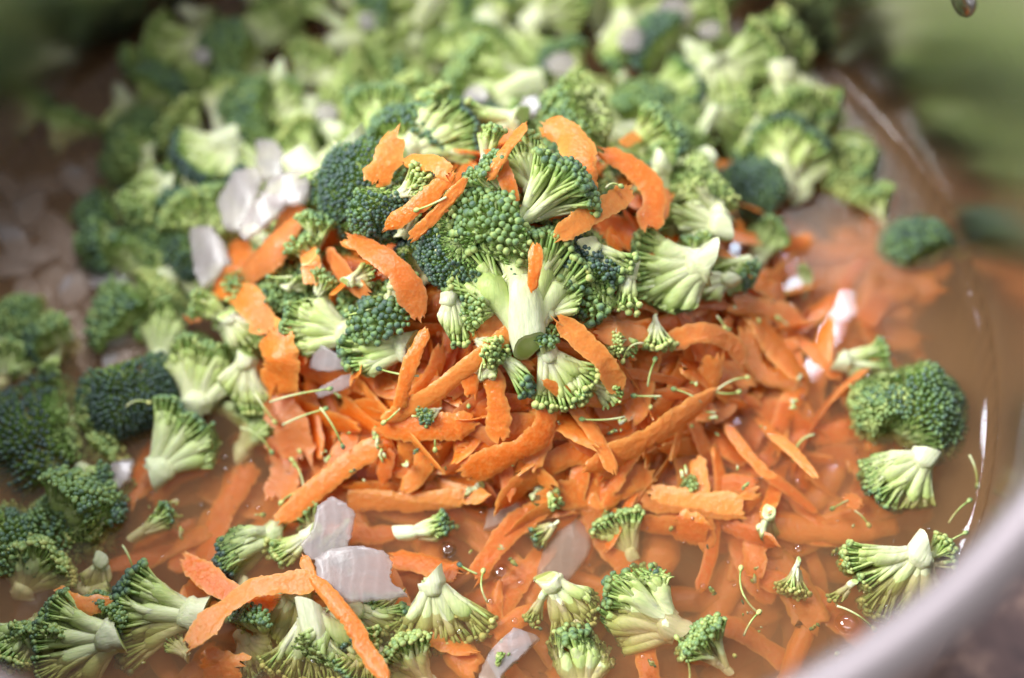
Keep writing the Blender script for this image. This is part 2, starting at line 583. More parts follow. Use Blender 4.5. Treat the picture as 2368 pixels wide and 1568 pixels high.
def on(vx, vy, dz=0.0, z=None):
    """point of the heap's surface (or of the level z) that the photograph shows at (vx, vy)"""
    d = ray(vx, vy)
    if z is not None:
        return C_POS + d * ((z - C_POS[2]) / d[2])
    s = np.arange(26.0, 52.0, 0.04)
    P = C_POS + s[:, None] * d
    below = P[:, 2] < height(P[:, 0], P[:, 1]) + dz
    k = int(np.argmax(below)) if below.any() else len(s) - 1
    return P[k]


def hnormal(x, y):
    e = 0.25
    gx = (height(x + e, y) - height(x - e, y)) / (2 * e)
    gy = (height(x, y + e) - height(x, y - e)) / (2 * e)
    return nrm(np.array([-gx, -gy, 1.0]))


# ------------------------------------------------------------------ broccoli
def bud_geo():
    n, prof = 8, [(0.30, -0.55), (0.72, -0.25), (0.98, 0.15), (0.92, 0.55), (0.62, 0.88), (0.22, 1.02)]
    a = np.linspace(0, 2 * np.pi, n, endpoint=False)
    v = []
    for k, (r, h) in enumerate(prof):
        rr = r * (1 + (0.07 * np.cos(3 * a) if k > 1 else 0 * a))
        v.append(np.stack([rr * np.cos(a + k * 0.12), rr * np.sin(a + k * 0.12), np.full(n, h * 1.18)], -1))
    v = np.concatenate(v)
    t = np.repeat(np.linspace(0, 1, len(prof)), n)
    return v, [grid_faces(len(prof), n, True), np.arange(n) + (len(prof) - 1) * n], t


BUD_V, BUD_F, BUD_T = bud_geo()
_bud_mesh = None


def frame_z(d):
    d = nrm(d)
    h = np.array([0, 0, 1.0]) if abs(d[2]) < 0.9 else np.array([1.0, 0, 0])
    x = nrm(np.cross(h, d))
    return np.stack([x, np.cross(d, x), d], 1)


def kmeans(rng, P, k):
    k = max(1, min(k, len(P)))
    c = P[rng.choice(len(P), k, replace=False)]
    for _ in range(7):
        lab = np.argmin(((P[:, None] - c[None]) ** 2).sum(-1), 1)
        for j in range(k):
            if (lab == j).any(): c[j] = P[lab == j].mean(0)
    return lab, k


TYPES = {  # half-angle, flattening, cut open, stalk radius, share of the length that is bare stalk, number of branches, length for an overall size of 1
    'fan': dict(A=43, flat=0.5, cut=True, sw=0.21, sf=0.20, K=6, ls=0.94),
    'wide': dict(A=60, flat=0.55, cut=True, sw=0.22, sf=0.20, K=8, ls=0.82),
    'tree': dict(A=68, flat=0.7, cut=True, sw=0.19, sf=0.42, K=7, ls=0.88),
    'head': dict(A=78, flat=0.9, cut=False, sw=0.24, sf=0.22, K=8, ls=0.72),
    'wedge': dict(A=27, flat=0.7, cut=False, sw=0.15, sf=0.30, K=4, ls=1.0),
    'sprig': dict(A=40, flat=0.8, cut=False, sw=0.08, sf=0.25, K=4, ls=0.95),
}


def floret_geo(seed, kind, Lc, bud=0.088, density=1.0, chops=None):
    """geometry of one floret, foot at the origin, crown towards +Z, any cut side towards -Y"""
    rng = np.random.default_rng(seed)
    T = TYPES[kind]
    A = math.radians(T['A'] * rng.uniform(0.88, 1.1))
    sw = T['sw'] * Lc * rng.uniform(0.85, 1.15)
    zo = T['sf'] * Lc * 0.55
    Rd = Lc - zo
    bl = bud
    sp = bud * 1.80 / math.sqrt(density)
    nb = int(2 * math.pi * Rd * Rd * (1 - math.cos(A)) / (sp * sp * 0.9))
    nb = max(10, min(nb, 650))
    i = np.arange(nb) + 0.5
    ct = 1 - (1 - math.cos(A)) * i / nb
    st = np.sqrt(1 - ct * ct)
    ph = i * 2.399963 + rng.uniform(0, 6.28)
    D = np.stack([st * np.cos(ph), st * np.sin(ph), ct], -1)
    D += rng.normal(0, 0.16 * sp / Rd, D.shape)
    D[:, 1] *= T['flat']
    if T['cut']: D = D[D[:, 1] > -0.06]
    D = nrm(D)
    lab, K = kmeans(rng, D, T['K'])
    # knife cuts: planes (normal, distance) that end the piece
    planes = []
    if chops is None: chops = {'fan': 2, 'wide': 2, 'tree': 0, 'head': 1, 'wedge': 1, 'sprig': 0}[kind] if rng.uniform() < 0.8 else 0
    for _ in range(chops):
        an = rng.choice([-1, 1]) * rng.uniform(0.7, 1.35)
        nn = nrm(np.array([math.sin(an), rng.normal(0, 0.35), math.cos(an)]))
        ext = (D * Rd @ nn).max() + zo * nn[2]
        planes.append((nn, ext - rng.uniform(0.12, 0.40) * Rd))
    if kind == 'head':
        nn = nrm(np.array([rng.normal(0, 0.4), rng.choice([-1, 1]) * 1.0, rng.normal(0, 0.2)]))
        planes.append((nn, (D * Rd @ nn).max() * rng.uniform(0.45, 0.8) + zo * nn[2]))

    def chop(v, jit):
        for nn, d in planes:
            ex = v @ nn - (d + jit)
            v = v - np.maximum(ex, 0)[:, None] * nn
        return v
    parts = []
    stem = MB(); cutf = MB()
    NS = 7
    top = T['sf'] * Lc * 1.5
    zs = np.linspace(0, top, NS)
    wob = np.stack([0.10 * sw * smooth_noise(rng, NS, 2.5), 0.10 * sw * smooth_noise(rng, NS, 2.5), zs], -1)
    tilt = rng.uniform(-0.9, 0.9, 2)
    rads = sw * np.array([0.90, 0.93, 0.95, 0.94, 0.88, 0.74, 0.5]) * rng.uniform(0.95, 1.05, NS)
    flat = -sw * 0.78 if T['cut'] else None
    sides = 18
    a = np.linspace(0, 2 * np.pi, sides, endpoint=False)
    lob = 1 + 0.08 * np.sin(3 * a + rng.uniform(0, 6)) + 0.05 * np.sin(5 * a + rng.uniform(0, 6))
    v = []
    for k in range(NS):
        ring = np.stack([np.cos(a) * rads[k] * lob, np.sin(a) * rads[k] * lob, np.zeros(sides)], -1)
        ring[:, 2] += (ring[:, 0] * tilt[0] + ring[:, 1] * tilt[1]) * max(0, 1 - k / 2)
        v.append(ring + wob[k])
    v = np.array(v).reshape(-1, 3)
    if flat is not None: v[:, 1] = np.where(v[:, 1] < flat, flat + 0.25 * (v[:, 1] - flat), v[:, 1])
    stem.add(v, [grid_faces(NS, sides, True), np.arange(sides) + (NS - 1) * sides], np.repeat(np.linspace(0, 0.25, NS), sides), rng.uniform())
    base = v[:sides]; cen = base.mean(0)
    rings = [base, cen + (base - cen) * 0.88 + np.array([0, 0, -0.012]), cen + (base - cen) * 0.5 + np.array([0, 0, -0.010]), cen + (base - cen) * 0.08]
    cutf.add(np.vstack(rings), [grid_faces(4, sides, True)[:, ::-1], (np.arange(sides) + 3 * sides)[::-1].copy()], np.repeat([1, 0.86, 0.5, 0.0], sides))
    for c in range(K):
        sel = D[lab == c]
        if len(sel) == 0: continue
        m = nrm(sel.mean(0))
        rc = Rd * rng.uniform(0.84, 1.05)
        dist = np.linalg.norm(sel - m, axis=1); dm = dist.max() + 1e-6
        r = rc * (1 + 0.10 * (1 - (dist / dm) ** 2)) + rng.normal(0, 0.25 * bl, len(sel))
        pos = sel * r[:, None] + np.array([0, 0, zo])
        bm = MB(); buds = []
        p0 = np.array([m[0] * sw * 0.5, m[1] * sw * 0.5, T['sf'] * Lc * rng.uniform(0.12, 0.6)])
        O = np.array([0, 0, zo])
        node = O + m * rc * 0.5
        fl = (-sw * 0.72 - rng.uniform(-0.02, 0.03)) if T['cut'] else None
        # flesh of the branch: a trumpet that widens towards its buds
        end = O + m * rc * (0.80 if kind != 'sprig' else 0.55)
        n1 = bez(p0, p0 + np.array([0, 0, 0.30 * np.linalg.norm(end - p0)]) + m * 0.12 * Rd, end, 7)
        rb = sw * (0.50 if K > 4 else 0.6) * rng.uniform(0.8, 1.2)
        re = dm * rc * (0.60 if kind != 'sprig' else 0.16) + bud * 0.3
        w_ = np.linspace(0, 1, 7)
        n0 = len(bm.v)
        tube(bm, n1, (rb * (1 - w_) + re * w_ ** 1.5) * np.array([1, 1, 1, 1, 1, 0.98, 0.55]), 9, (0.1, 0.7), rng.uniform(), flat=None if fl is None else fl + 0.035)
        sl, ks = kmeans(rng, pos, max(1, int(round(len(pos) / 2.3))))
        for q in range(ks):
            pp = pos[sl == q]
            if len(pp) == 0: continue
            cen = pp.mean(0)
            fdir = nrm(cen - node)
            sub = node + (cen - node) * 0.72
            st0 = p0 + (node - p0) * rng.uniform(0.0, 0.8) + (cen - node) * 0.10
            mid = node + (cen - node) * 0.16 + rng.normal(0, 0.055, 3) * Rd
            ctr = bez(st0, mid, sub, 7)
            fl2 = None if fl is None else fl + rng.uniform(-0.03, 0.025)
            wid = (bud * 0.52 + 0.08 * sw) * rng.choice([0.7, 0.85, 1.0, 1.3, 1.6])
            tube(bm, ctr, np.linspace(wid * 1.1, wid * 0.80, 7), 7, (0.15, 0.72), rng.uniform(), flat=fl2)
            hue = rng.uniform()
            for b_ in pp:
                dsub = np.linalg.norm(b_ - cen) / (1.6 * bud)
                b_ = b_ + nrm(b_ - O) * bud * 0.55 * (1 - min(1.0, dsub) ** 2)
                o = ctr[rng.integers(2, 6)]
                dd = nrm(nrm(b_ - o) + 0.55 * nrm(b_ - O * 0.6))
                ped = bez(o, (o + b_) / 2 + fdir * 0.12 * np.linalg.norm(b_ - o), b_ - dd * bl * 0.4, 5)
                if all(b_ @ nn < d + 0.2 * bud for nn, d in planes):
                    buds.append((b_, dd, bud * rng.choice([0.6, 0.75, 0.9, 1.0, 1.1]) * rng.uniform(0.9, 1.08), float(np.clip(0.4 * hue + 0.35 * rng.uniform() + 0.45 * (nrm(b_ - O)[2] - 0.55) + 0.12, 0, 1))))
                tube(bm, ped, np.linspace(bud * 0.46, bud * 0.44, 5), 5, (0.5, 1.0), rng.uniform(), cap1=True)
        for k in range(n0, len(bm.v)): bm.v[k] = chop(bm.v[k], rng.uniform(-0.025, 0.02))
        parts.append((bm, buds))
    return stem, cutf, parts


_n = [0]


def place_matrix(P, theta, tilt, roll, Lc, scale=1.0, mid=0.55):
    th, ti, ro = map(math.radians, (theta, tilt, roll))
    B = -C_F
    d = math.cos(ti) * (math.cos(th) * C_R + math.sin(th) * C_U) + math.sin(ti) * B
    d = nrm(d)
    f = B - (B @ d) * d
    if np.linalg.norm(f) < 0.05: f = C_U - (C_U @ d) * d
    f = nrm(f)
    s = np.cross(d, f)
    f2 = f * math.cos(ro) + s * math.sin(ro)
    Y = -f2; X = np.cross(Y, d)
    o = P - d * Lc * mid
    Mx = Matrix.Identity(4)
    for i in range(3):
        Mx[i][0], Mx[i][1], Mx[i][2], Mx[i][3] = X[i] * scale, Y[i] * scale, d[i] * scale, o[i] * S
    return Mx


def bud_mesh():
    global _bud_mesh
    if _bud_mesh is None:
        b = MB(); b.add(BUD_V, BUD_F, BUD_T, 0.5)
        _bud_mesh = b.mesh('bud', M_BUD)
    return _bud_mesh


def build_floret(geo, color, separate, simple=False):
    stem, cutf, parts = geo
    root = bpy.data.objects.new('broccoli_floret', None); COL.objects.link(root)
    root.empty_display_size = 0.005
    so = link('stalk', stem.mesh('stalk', M_STALK), root, color)
    link('cut_face', cutf.mesh('cut_face', M_CUT), so, color)
    if simple:
        bm, bb = MB(), MB()
        for m, buds in parts:
            for v, t, r in zip(m.v, m.t, m.r): pass
            n0 = bm.n
            bm.v += m.v; bm.t += m.t; bm.r += m.r; bm.f += [q + n0 for q in m.f]; bm.n += m.n
            for pos, d, s, r in buds: bb.add((BUD_V * s) @ frame_z(d).T + pos, BUD_F, BUD_T, r)
        bo = link('branches', bm.mesh('branches', M_STALK), root, color)
        tag(link('buds', bb.mesh('buds', M_BUD), bo, color), kind='stuff')
        return root
    for m, buds in parts:
        bo = link('branch', m.mesh('branch', M_STALK), root, color)
        if separate:
            for pos, d, s, r in buds:
                o = link('bud', bud_mesh(), bo, (color[0], color[1], r, 1))
                F = frame_z(d) * s
                mx = Matrix.Identity(4)
                for i in range(3):
                    mx[i][0], mx[i][1], mx[i][2], mx[i][3] = F[i, 0], F[i, 1], F[i, 2], pos[i] * S
                o.matrix_local = mx
        elif buds:
            bb = MB()
            for pos, d, s, r in buds: bb.add((BUD_V * s) @ frame_z(d).T + pos, BUD_F, BUD_T, r)
            tag(link('buds', bb.mesh('buds', M_BUD), bo, color), kind='stuff')
    return root


def copy_tree(o, parent=None, color=None):
    c = o.copy(); COL.objects.link(c); c.parent = parent
    if color is not None and c.type == 'MESH': c.color = color
    for ch in o.children:
        k = copy_tree(ch, c, color)
        k.matrix_parent_inverse = ch.matrix_parent_inverse
    return c


PXCM = 104.0


def floret(vx, vy, size, kind, theta, tilt, roll, dark, pale, dz, label, sep=False, z=None, bud=0.088, group=None):
    _n[0] += 1
    Lc = size / PXCM * TYPES[kind]['ls']
    if vy > 1150 and dz > 0.1: dz = max(0.02, dz - 0.24)
    if vy > 1150: Lc *= 0.9
    P = on(vx, vy, dz, z)
    root = build_floret(floret_geo(100 + _n[0], kind, Lc, bud), (dark * 0.84, pale, 0.5, 1), sep)
    root.matrix_world = place_matrix(P, theta, tilt, roll, Lc, 1.0, 0.72 if kind == 'head' else 0.55)
    tag(root, label, 'broccoli', group)
    return root


# vx, vy, size, kind, crown direction in view, tilt to viewer, roll, bud darkness, stalk paleness, height, label
FLORETS = [
    # sharp pieces on top of the heap
    (1135, 505, 165, 'head', 105, 62, 0, 0.40, 0.5, 0.8, 'bluish green bud cluster facing up at the very top of the heap', 1),
    (1262, 462, 205, 'sprig', 42, 5, 0, 0.55, 0.7, 0.75, 'fan of long thin pale stems with round buds at the top of the heap', 1),
    (1205, 655, 300, 'tree', 96, 6, 0, 0.40, 0.75, 0.65, 'largest central floret with thick pale stalk pointing down over the carrots', 1),
    (1545, 645, 230, 'wide', 205, 8, 0, 0.34, 0.8, 0.55, 'big pale fluted floret with round cut stalk on the right of the heap', 1),
    (1598, 515, 165, 'fan', 172, 5, 0, 0.42, 0.85, 0.55, 'pale floret half with stalk to the right behind the big fluted floret', 0),
    (1683, 612, 95, 'wedge', 195, 0, 0, 0.40, 0.9, 0.45, 'small pale wedge of broccoli with tip over the orange carrots', 0),
    (1645, 662, 110, 'fan', 200, 0, 0, 0.2, 1.0, 0.35, 'cream coloured stem fan just under the small pale wedge', 0),
    (1395, 612, 125, 'fan', -52, 0, 0, 0.38, 0.8, 0.75, 'triangular stem fan with its sharp point upward beside the central floret', 1),
    (1447, 665, 105, 'wedge', 255, 20, 0, 0.08, 0.9, 0.75, 'short yellowish column of tight buds beside the triangular fan', 1),
    (1378, 715, 105, 'head', 250, 45, 0, 0.55, 0.6, 0.55, 'low cluster of bluish green buds just above the orange carrot curl', 1),
    (1048, 738, 125, 'fan', -82, 0, 0, 0.36, 0.9, 0.65, 'small hanging stem fan with buds pointing down left of the central stalk', 1),
    (868, 812, 170, 'fan', 188, 6, 0, 0.55, 0.75, 0.55, 'floret half fanning to the left with dark bud tips over the hollow', 1),
    (1190, 850, 120, 'wedge', -42, 5, 0, 0.80, 0.7, 0.55, 'small wedge with smooth pale stalk and dark buds lying on carrots', 1),
    (1292, 868, 145, 'fan', -60, 8, 0, 0.16, 1.0, 0.55, 'creamy yellow floret half lying below the central stalk', 1),
    (1517, 772, 85, 'sprig', -85, 0, 0, 0.1, 1.0, 0.55, 'tiny cream sprig with two curled stems below the fluted floret', 0),
    (880, 705, 150, 'head', 130, 40, 0, 0.66, 0.6, 0.6, 'bluish green bud clump under the brownish carrot strip', 1),
    (735, 752, 185, 'fan', 165, 8, 0, 0.46, 0.85, 0.5, 'pale cut floret fanning left beside the translucent carrot leaf', 0),
    (800, 455, 215, 'head', 200, 55, 0, 0.86, 0.5, 0.75, 'large dark bead covered crown left of the crossed carrot strips', 0),
    (900, 500, 130, 'head', 300, 60, 0, 0.84, 0.5, 0.75, 'smaller dark bead covered crown touching the crossed carrot strips', 0),
    (1005, 312, 190, 'fan', 32, 0, 0, 0.82, 0.8, 0.6, 'green floret half with dark buds toward the upper right behind the peak', 0),
    (862, 300, 240, 'wide', 110, 10, 0, 0.50, 0.75, 0.6, 'broad pale green stem fan behind the large dark crown', 0),
    (1128, 335, 95, 'wedge', 80, 10, 0, 0.3, 1.0, 0.75, 'smooth pale curved stalk piece standing behind the narrow upright carrot', 0),
    (1020, 600, 165, 'head', 210, 35, 0, 0.80, 0.5, 0.45, 'shaded dark bud clump in the hollow left of the central floret', 0),
    (1352, 575, 165, 'head', 90, 55, 0, 0.93, 0.3, 0.45, 'shaded dark crown behind the central floret under the pale carrot strip', 0),
    (1275, 590, 150, 'fan', 75, 0, 0, 0.5, 0.8, 0.45, 'thin curved stems rising behind the right side of the central stalk', 0),
    (1300, 700, 110, 'fan', 30, 15, 0, 0.52, 0.7, 0.7, 'side branch with small green buds right of the thick central stalk', 1),
    (1215, 385, 150, 'fan', 110, 0, 0, 0.4, 0.8, 0.45, 'pale fan of stems right behind the top bud cluster', 0),
    (1330, 300, 120, 'fan', 20, 0, 0, 0.55, 0.8, 0.5, 'striped green floret half between the two broad upright carrots', 0),
    (1545, 395, 160, 'fan', 100, 10, 0, 0.35, 0.8, 0.4, 'soft pale floret right behind the bent carrot strip', 0),
    (1140, 420, 120, 'sprig', 130, 10, 0, 0.5, 0.8, 0.5, 'loose green sprig between the narrow carrot and the bud cluster', 0),
    (950, 440, 110, 'sprig', 20, 20, 0, 0.12, 1.0, 0.9, 'pale yellow stem with tiny buds tangled in the crossed carrot strips', 0),
    (735, 540, 110, 'sprig', 85, 10, 0, 0.4, 0.9, 0.6, 'small upright sprig beside the thin pale carrot sheets', 0),
    (500, 720, 120, 'wedge', 145, 10, 0, 0.25, 1.0, 0.9, 'smooth cream stalk piece under the thin pale carrot sheets', 0),
    (560, 765, 110, 'fan', -40, 10, 0, 0.2, 1.0, 0.8, 'cream stem fan below the thin pale carrot sheets', 0),
    # left flank
    (565, 255, 185, 'head', 160, 50, 0, 0.52, 0.6, 0.5, 'rounded bright green crown out of focus behind the white onion pieces', 0),
    (660, 235, 170, 'wide', 60, 10, 0, 0.42, 0.85, 0.5, 'pale branching floret beside the rounded bright green crown', 0),
    (445, 360, 200, 'fan', 205, 5, 0, 0.85, 0.8, 0.45, 'blurred pale floret half with dark bud edge above the onion slab', 0),
    (455, 425, 130, 'fan', 290, 10, 0, 0.88, 0.9, 0.4, 'blurred pale stalk over a row of dark buds above the onion slab', 0),
    (375, 545, 225, 'head', 150, 50, 0, 0.40, 0.6, 0.4, 'large bright green leafy crown left of the upright onion strip', 0),
    (455, 500, 110, 'fan', 60, 5, 0, 0.35, 0.8, 0.7, 'small yellowish stem fan on the bright green crown', 0),
    (428, 625, 130, 'head', 260, 50, 0, 0.80, 0.5, 0.5, 'dark bud clump below the upright onion strip', 0),
    (375, 765, 190, 'fan', 85, 5, 0, 0.45, 0.7, 0.45, 'green floret half with long curved stems above the fluted pale piece', 0),
    (470, 865, 210, 'wide', 75, 10, 0, 0.30, 0.95, 0.75, 'bright pale green deeply fluted floret half on the left flank', 0),
    (305, 945, 215, 'head', 300, 62, 0, 0.95, 0.4, 0.4, 'round bluish black bead crown with a pale crumb on it', 0),
    (215, 950, 130, 'head', 185, 40, 0, 0.22, 0.7, 0.25, 'yellow green bud clump at the left of the bluish black crown', 0),
    (85, 990, 270, 'head', 100, 60, 0, 0.96, 0.3, 0.3, 'largest very dark crown at the left edge', 0),
    (415, 1030, 190, 'fan', 48, 4, 0, 0.50, 0.65, 0.45, 'long green floret with pale cut stalk end at the broth edge', 0),
    (560, 890, 150, 'fan', 262, 5, 0, 0.25, 1.0, 0.6, 'pale upright stalk with curled stems between fluted piece and carrot leaf', 0),
    (255, 752, 130, 'wedge', 52, 0, 0, 0.55, 0.6, 0.15, 'small narrow green floret floating alone on the dark broth', 0),
    (45, 735, 150, 'head', 90, 50, 0, 0.34, 0.4, 0.25, 'olive yellow crown at the left edge above the dark crown', 0),
    (22, 850, 130, 'fan', 60, 10, 0, 0.2, 0.7, 0.2, 'tan stem piece at the left edge between olive and dark crowns', 0),
    (140, 1205, 185, 'head', 90, 60, 0, 0.48, 0.3, 0.0, 'half sunken olive crown below the largest dark crown', 0),
    (65, 1320, 180, 'wide', 70, 20, 0, 0.15, 0.8, 0.35, 'tan floret with loose yellow buds near the lower left corner', 0),
    (222, 1335, 110, 'fan', 250, 0, 0, 0.2, 0.9, 0.2, 'small tan fluted stem above the small carrot chip', 0),
    (20, 1200, 120, 'head', 120, 40, 0, 0.4, 0.4, 0.15, 'dim green bud piece cut by the left edge of view', 0),
    # floating in the broth in front
    (357, 1212, 125, 'wedge', 32, 0, 0, 0.5, 0.7, 0.15, 'slim green floret floating alone left of the dark beaded floret', 0),
    (570, 1262, 190, 'fan', 196, 25, 150, 0.90, 0.6, 0.3, 'dark beaded floret lying left of the white onion chunk', 0),
    (680, 1262, 130, 'wedge', 215, 0, 0, 0.2, 1.0, 0.35, 'cream stalk wedge tucked beneath the white onion strip', 0),
    (360, 1420, 240, 'fan', 176, 4, 0, 0.75, 0.8, 0.45, 'floret half with white stalk and dark buds left of crossed carrots', 1),
    (175, 1495, 250, 'wide', 192, 6, 0, 0.66, 0.8, 0.4, 'shaded floret half in the lower left corner', 0),
    (660, 1430, 220, 'wide', 250, 10, 0, 0.30, 0.75, 0.15, 'yellowish green floret behind the crossed carrot strips', 0),
    (1010, 1420, 225, 'wide', -82, 6, 0, 0.32, 0.85, 0.35, 'pale two lobed floret right of the onion chunk, buds downward', 1),
    (735, 1500, 240, 'tree', -75, 6, 0, 0.25, 1.0, 0.45, 'large cream cut stalk at the bottom edge beside a carrot strip', 0),
    (868, 1440, 150, 'fan', -30, 0, 0, 0.6, 0.6, 0.05, 'shaded green stems behind the carrot strip at the bottom', 0),
    (1315, 1395, 170, 'fan', -52, 10, 0, 0.08, 1.0, 0.3, 'ragged cream broccoli chunk with yellow buds floating in front', 0),
    (1480, 1412, 250, 'wide', 150, 6, 0, 0.45, 0.9, 0.4, 'large white stalked floret with round cut end floating in front', 1),
    (1345, 1535, 200, 'wide', 92, 6, 0, 0.36, 0.85, 0.35, 'floret cut by the bottom edge with three pale branches', 1),
    (1440, 1240, 140, 'fan', 112, 10, 0, 0.22, 0.7, -0.05, 'small half sunken olive floret below the heap of carrots', 0),
    (985, 1228, 135, 'wedge', 8, 0, 0, 0.6, 0.8, 0.1, 'slim floret with dark buds floating right of the onion strip', 0),
    (1640, 1500, 150, 'sprig', 130, 0, 0, 0.3, 0.9, 0.05, 'loose stringy sprig floating near the bottom right rim', 0),
    # right side
    (2130, 925, 270, 'head', 55, 55, 0, 0.60, 0.5, 0.45, 'large round green crown floating near the right wall', 0),
    (2030, 960, 150, 'head', 190, 50, 0, 0.20, 0.6, 0.35, 'yellow green bud lobe at the left of the large round crown', 0),
    (2095, 1105, 190, 'wide', 225, 10, 0, 0.60, 0.85, 0.35, 'cut floret with white stalk under the large round crown', 0),
    (2000, 848, 140, 'fan', -12, 0, 0, 0.5, 0.8, 0.15, 'pale floret with stalk to the left floating beside the round crown', 0),
    (2130, 545, 175, 'head', 80, 40, 0, 0.66, 0.5, 0.15, 'dark green crown floating against the right wall', 0),
    (2085, 1345, 245, 'wide', 235, 8, 0, 0.28, 0.9, 0.3, 'pale floret with curled buds right beside the near rim', 0),
    (2160, 1290, 110, 'sprig', 20, 0, 0, 0.25, 0.9, 0.2, 'small sprig on the floret beside the near rim', 0),
    # out of focus, far side
    (1990, 370, 190, 'head', 70, 50, 0, 0.14, 0.7, 0.35, 'bright yellow green crown against the far right wall', 0),
    (1865, 380, 150, 'fan', 80, 10, 0, 0.22, 0.9, 0.4, 'pale yellow floret left of the bright yellow green crown', 0),
    (1842, 225, 190, 'fan', -62, 5, 0, 0.62, 1.0, 0.6, 'brightest pale fan with dark bud edge by the far right wall', 0),
    (1660, 195, 190, 'wide', -80, 5, 0, 0.62, 0.85, 0.55, 'broad pale fan left of the brightest fan near the far wall', 0),
    (1378, 215, 160, 'fan', 100, 10, 0, 0.05, 1.0, 0.7, 'blurred cream yellow piece behind the broad upright carrots', 0),
    (1090, 115, 190, 'tree', 95, 5, 0, 0.40, 0.9, 0.5, 'blurred floret with forked white stalk at the top', 0),
    (1535, 255, 170, 'head', 90, 40, 0, 0.25, 0.7, 0.5, 'blurred light green crown right of the cream yellow piece', 0),
    (1765, 560, 150, 'fan', 70, 0, 0, 0.45, 0.8, 0.25, 'blurred pale stem left of the white window reflection', 0),
    (1865, 655, 75, 'wedge', 80, 0, 0, 0.2, 1.0, 0.1, 'small pale tip at the foot of the white window reflection', 0),
    (1720, 420, 180, 'head', 120, 50, 0, 0.78, 0.5, 0.35, 'blurred dark green crown right of the heap', 0),
    (2030, 480, 120, 'sprig', 110, 0, 0, 0.3, 0.9, 0.15, 'thin pale stems floating left of the dark green crown', 0),
    (400, 150, 170, 'fan', 130, 5, 0, 0.45, 0.5, 0.2, 'olive floret in shade with tan stalk at the upper left', 0),
    (335, 285, 190, 'head', 100, 30, 0, 0.40, 0.5, 0.15, 'olive crown in the shade at the far left', 0),
    (150, 300, 130, 'fan', 60, 10, 0, 0.35, 0.6, 0.1, 'small olive piece deep in shade by the far left wall', 0),
    (235, 490, 200, 'head', 120, 50, 0, 0.58, 0.4, 0.05, 'dim green crown half sunken left of the bright green crown', 0),
]
for f in FLORETS:
    floret(*f[:11], sep=bool(f[11]), bud=0.086 if f[11] else (0.060 if f[3] == 'head' else 0.068))

# out of focus broccoli of the far side: shared prototypes, every piece an object of its own
PROTO = []
for k, (kd, ln) in enumerate([('fan', 1.5), ('wide', 1.7), ('head', 1.5), ('wedge', 1.1), ('tree', 1.8), ('fan', 1.2), ('head', 1.2), ('wide', 1.3)]):
    r = build_floret(floret_geo(900 + k, kd, ln, 0.074), (0.5, 0.8, 0.5, 1), False, simple=True)
    PROTO.append([r, ln, False])


def scatter_floret(P, theta, tilt, roll, dark, pale, label, group, k, scale):
    p = PROTO[k]
    col = (dark, pale, 0.5, 1)
    if not p[2]:
        o = p[0]; p[2] = True
        for ch in o.children_recursive: ch.color = col
    else:
        o = copy_tree(p[0], None, col)
    o.matrix_world = place_matrix(P, theta, tilt, roll, p[1] * scale, scale)
    tag(o, label, 'broccoli', group)
    return o


rng = np.random.default_rng(41)
pts = []
tries = 0
while len(pts) < 150 and tries < 6000:
    tries += 1
    x, y = rng.uniform(-8.5, 10.5), rng.uniform(1.8, 12.3)
    if x * x + y * y > 12.2 ** 2: continue
    if x < -4.2 and rng.uniform() < 0.9: continue
    if x > 6.0 and y < 4.6: continue
    if x + 0.45 * y > 12.6: continue
    if (x - 1.4) ** 2 / 16 + (y - 1.5) ** 2 / 6 < 1: continue
    if any((x - a) ** 2 + (y - b) ** 2 < 0.95 ** 2 for a, b in pts): continue
    pts.append((x, y))
for x, y in pts:
    z = float(height(x, y)) + rng.uniform(-0.1, 0.55)
    k = int(rng.choice([0, 0, 0, 1, 1, 2, 3, 4, 4, 5, 5, 5, 7, 7]))
    dark = float(np.clip(rng.normal(0.34, 0.22), 0.05, 0.95))
    if x < -4: lab, g = 'dim broccoli piece in the shaded far left of the crowded floating layer', 'shaded broccoli at the far left'
    elif x > 5: lab, g = 'blurred pale broccoli piece in the floating layer toward the far right wall', 'blurred broccoli at the far right'
    elif y > 7.5: lab, g = 'blurred broccoli piece of the crowded layer along the top of the view', 'blurred broccoli along the far wall'
    else: lab, g = 'blurred broccoli piece crowded right behind the peak of the heap', 'blurred broccoli behind the peak'
    scatter_floret(np.array([x, y, z]), rng.uniform(0, 360), rng.uniform(-10, 60), rng.uniform(-50, 50), dark, rng.uniform(0.6, 1.0), lab, g, k, rng.uniform(0.85, 1.25))
# chopping crumbs big enough to keep their shape
MINI = len(PROTO)
for k, (kd, ln) in enumerate([('sprig', 0.6), ('wedge', 0.62), ('fan', 0.7), ('sprig', 0.8)]):
    PROTO.append([build_floret(floret_geo(950 + k, kd, ln, 0.062), (0.5, 0.9, 0.5, 1), False, simple=True), ln, False])
for k in range(54):
    if k < 34: vx, vy = rng.uniform(600, 1700), rng.uniform(430, 960)
    else: vx, vy = rng.uniform(360, 2050), rng.uniform(1120, 1540)
    P = on(vx, vy, 0.55 if k < 34 else 0.02)
    if k >= 34 and float(mound(P[0], P[1])) > 0.2: continue
    scatter_floret(P, rng.uniform(0, 360), rng.uniform(-10, 40), rng.uniform(-60, 60), float(rng.uniform(0.05, 0.65)), rng.uniform(0.7, 1.0),
                   'small chopped broccoli scrap', 'broccoli scraps on the heap' if k < 34 else 'broccoli scraps on the broth', MINI + int(rng.integers(4)), rng.uniform(0.75, 1.2))
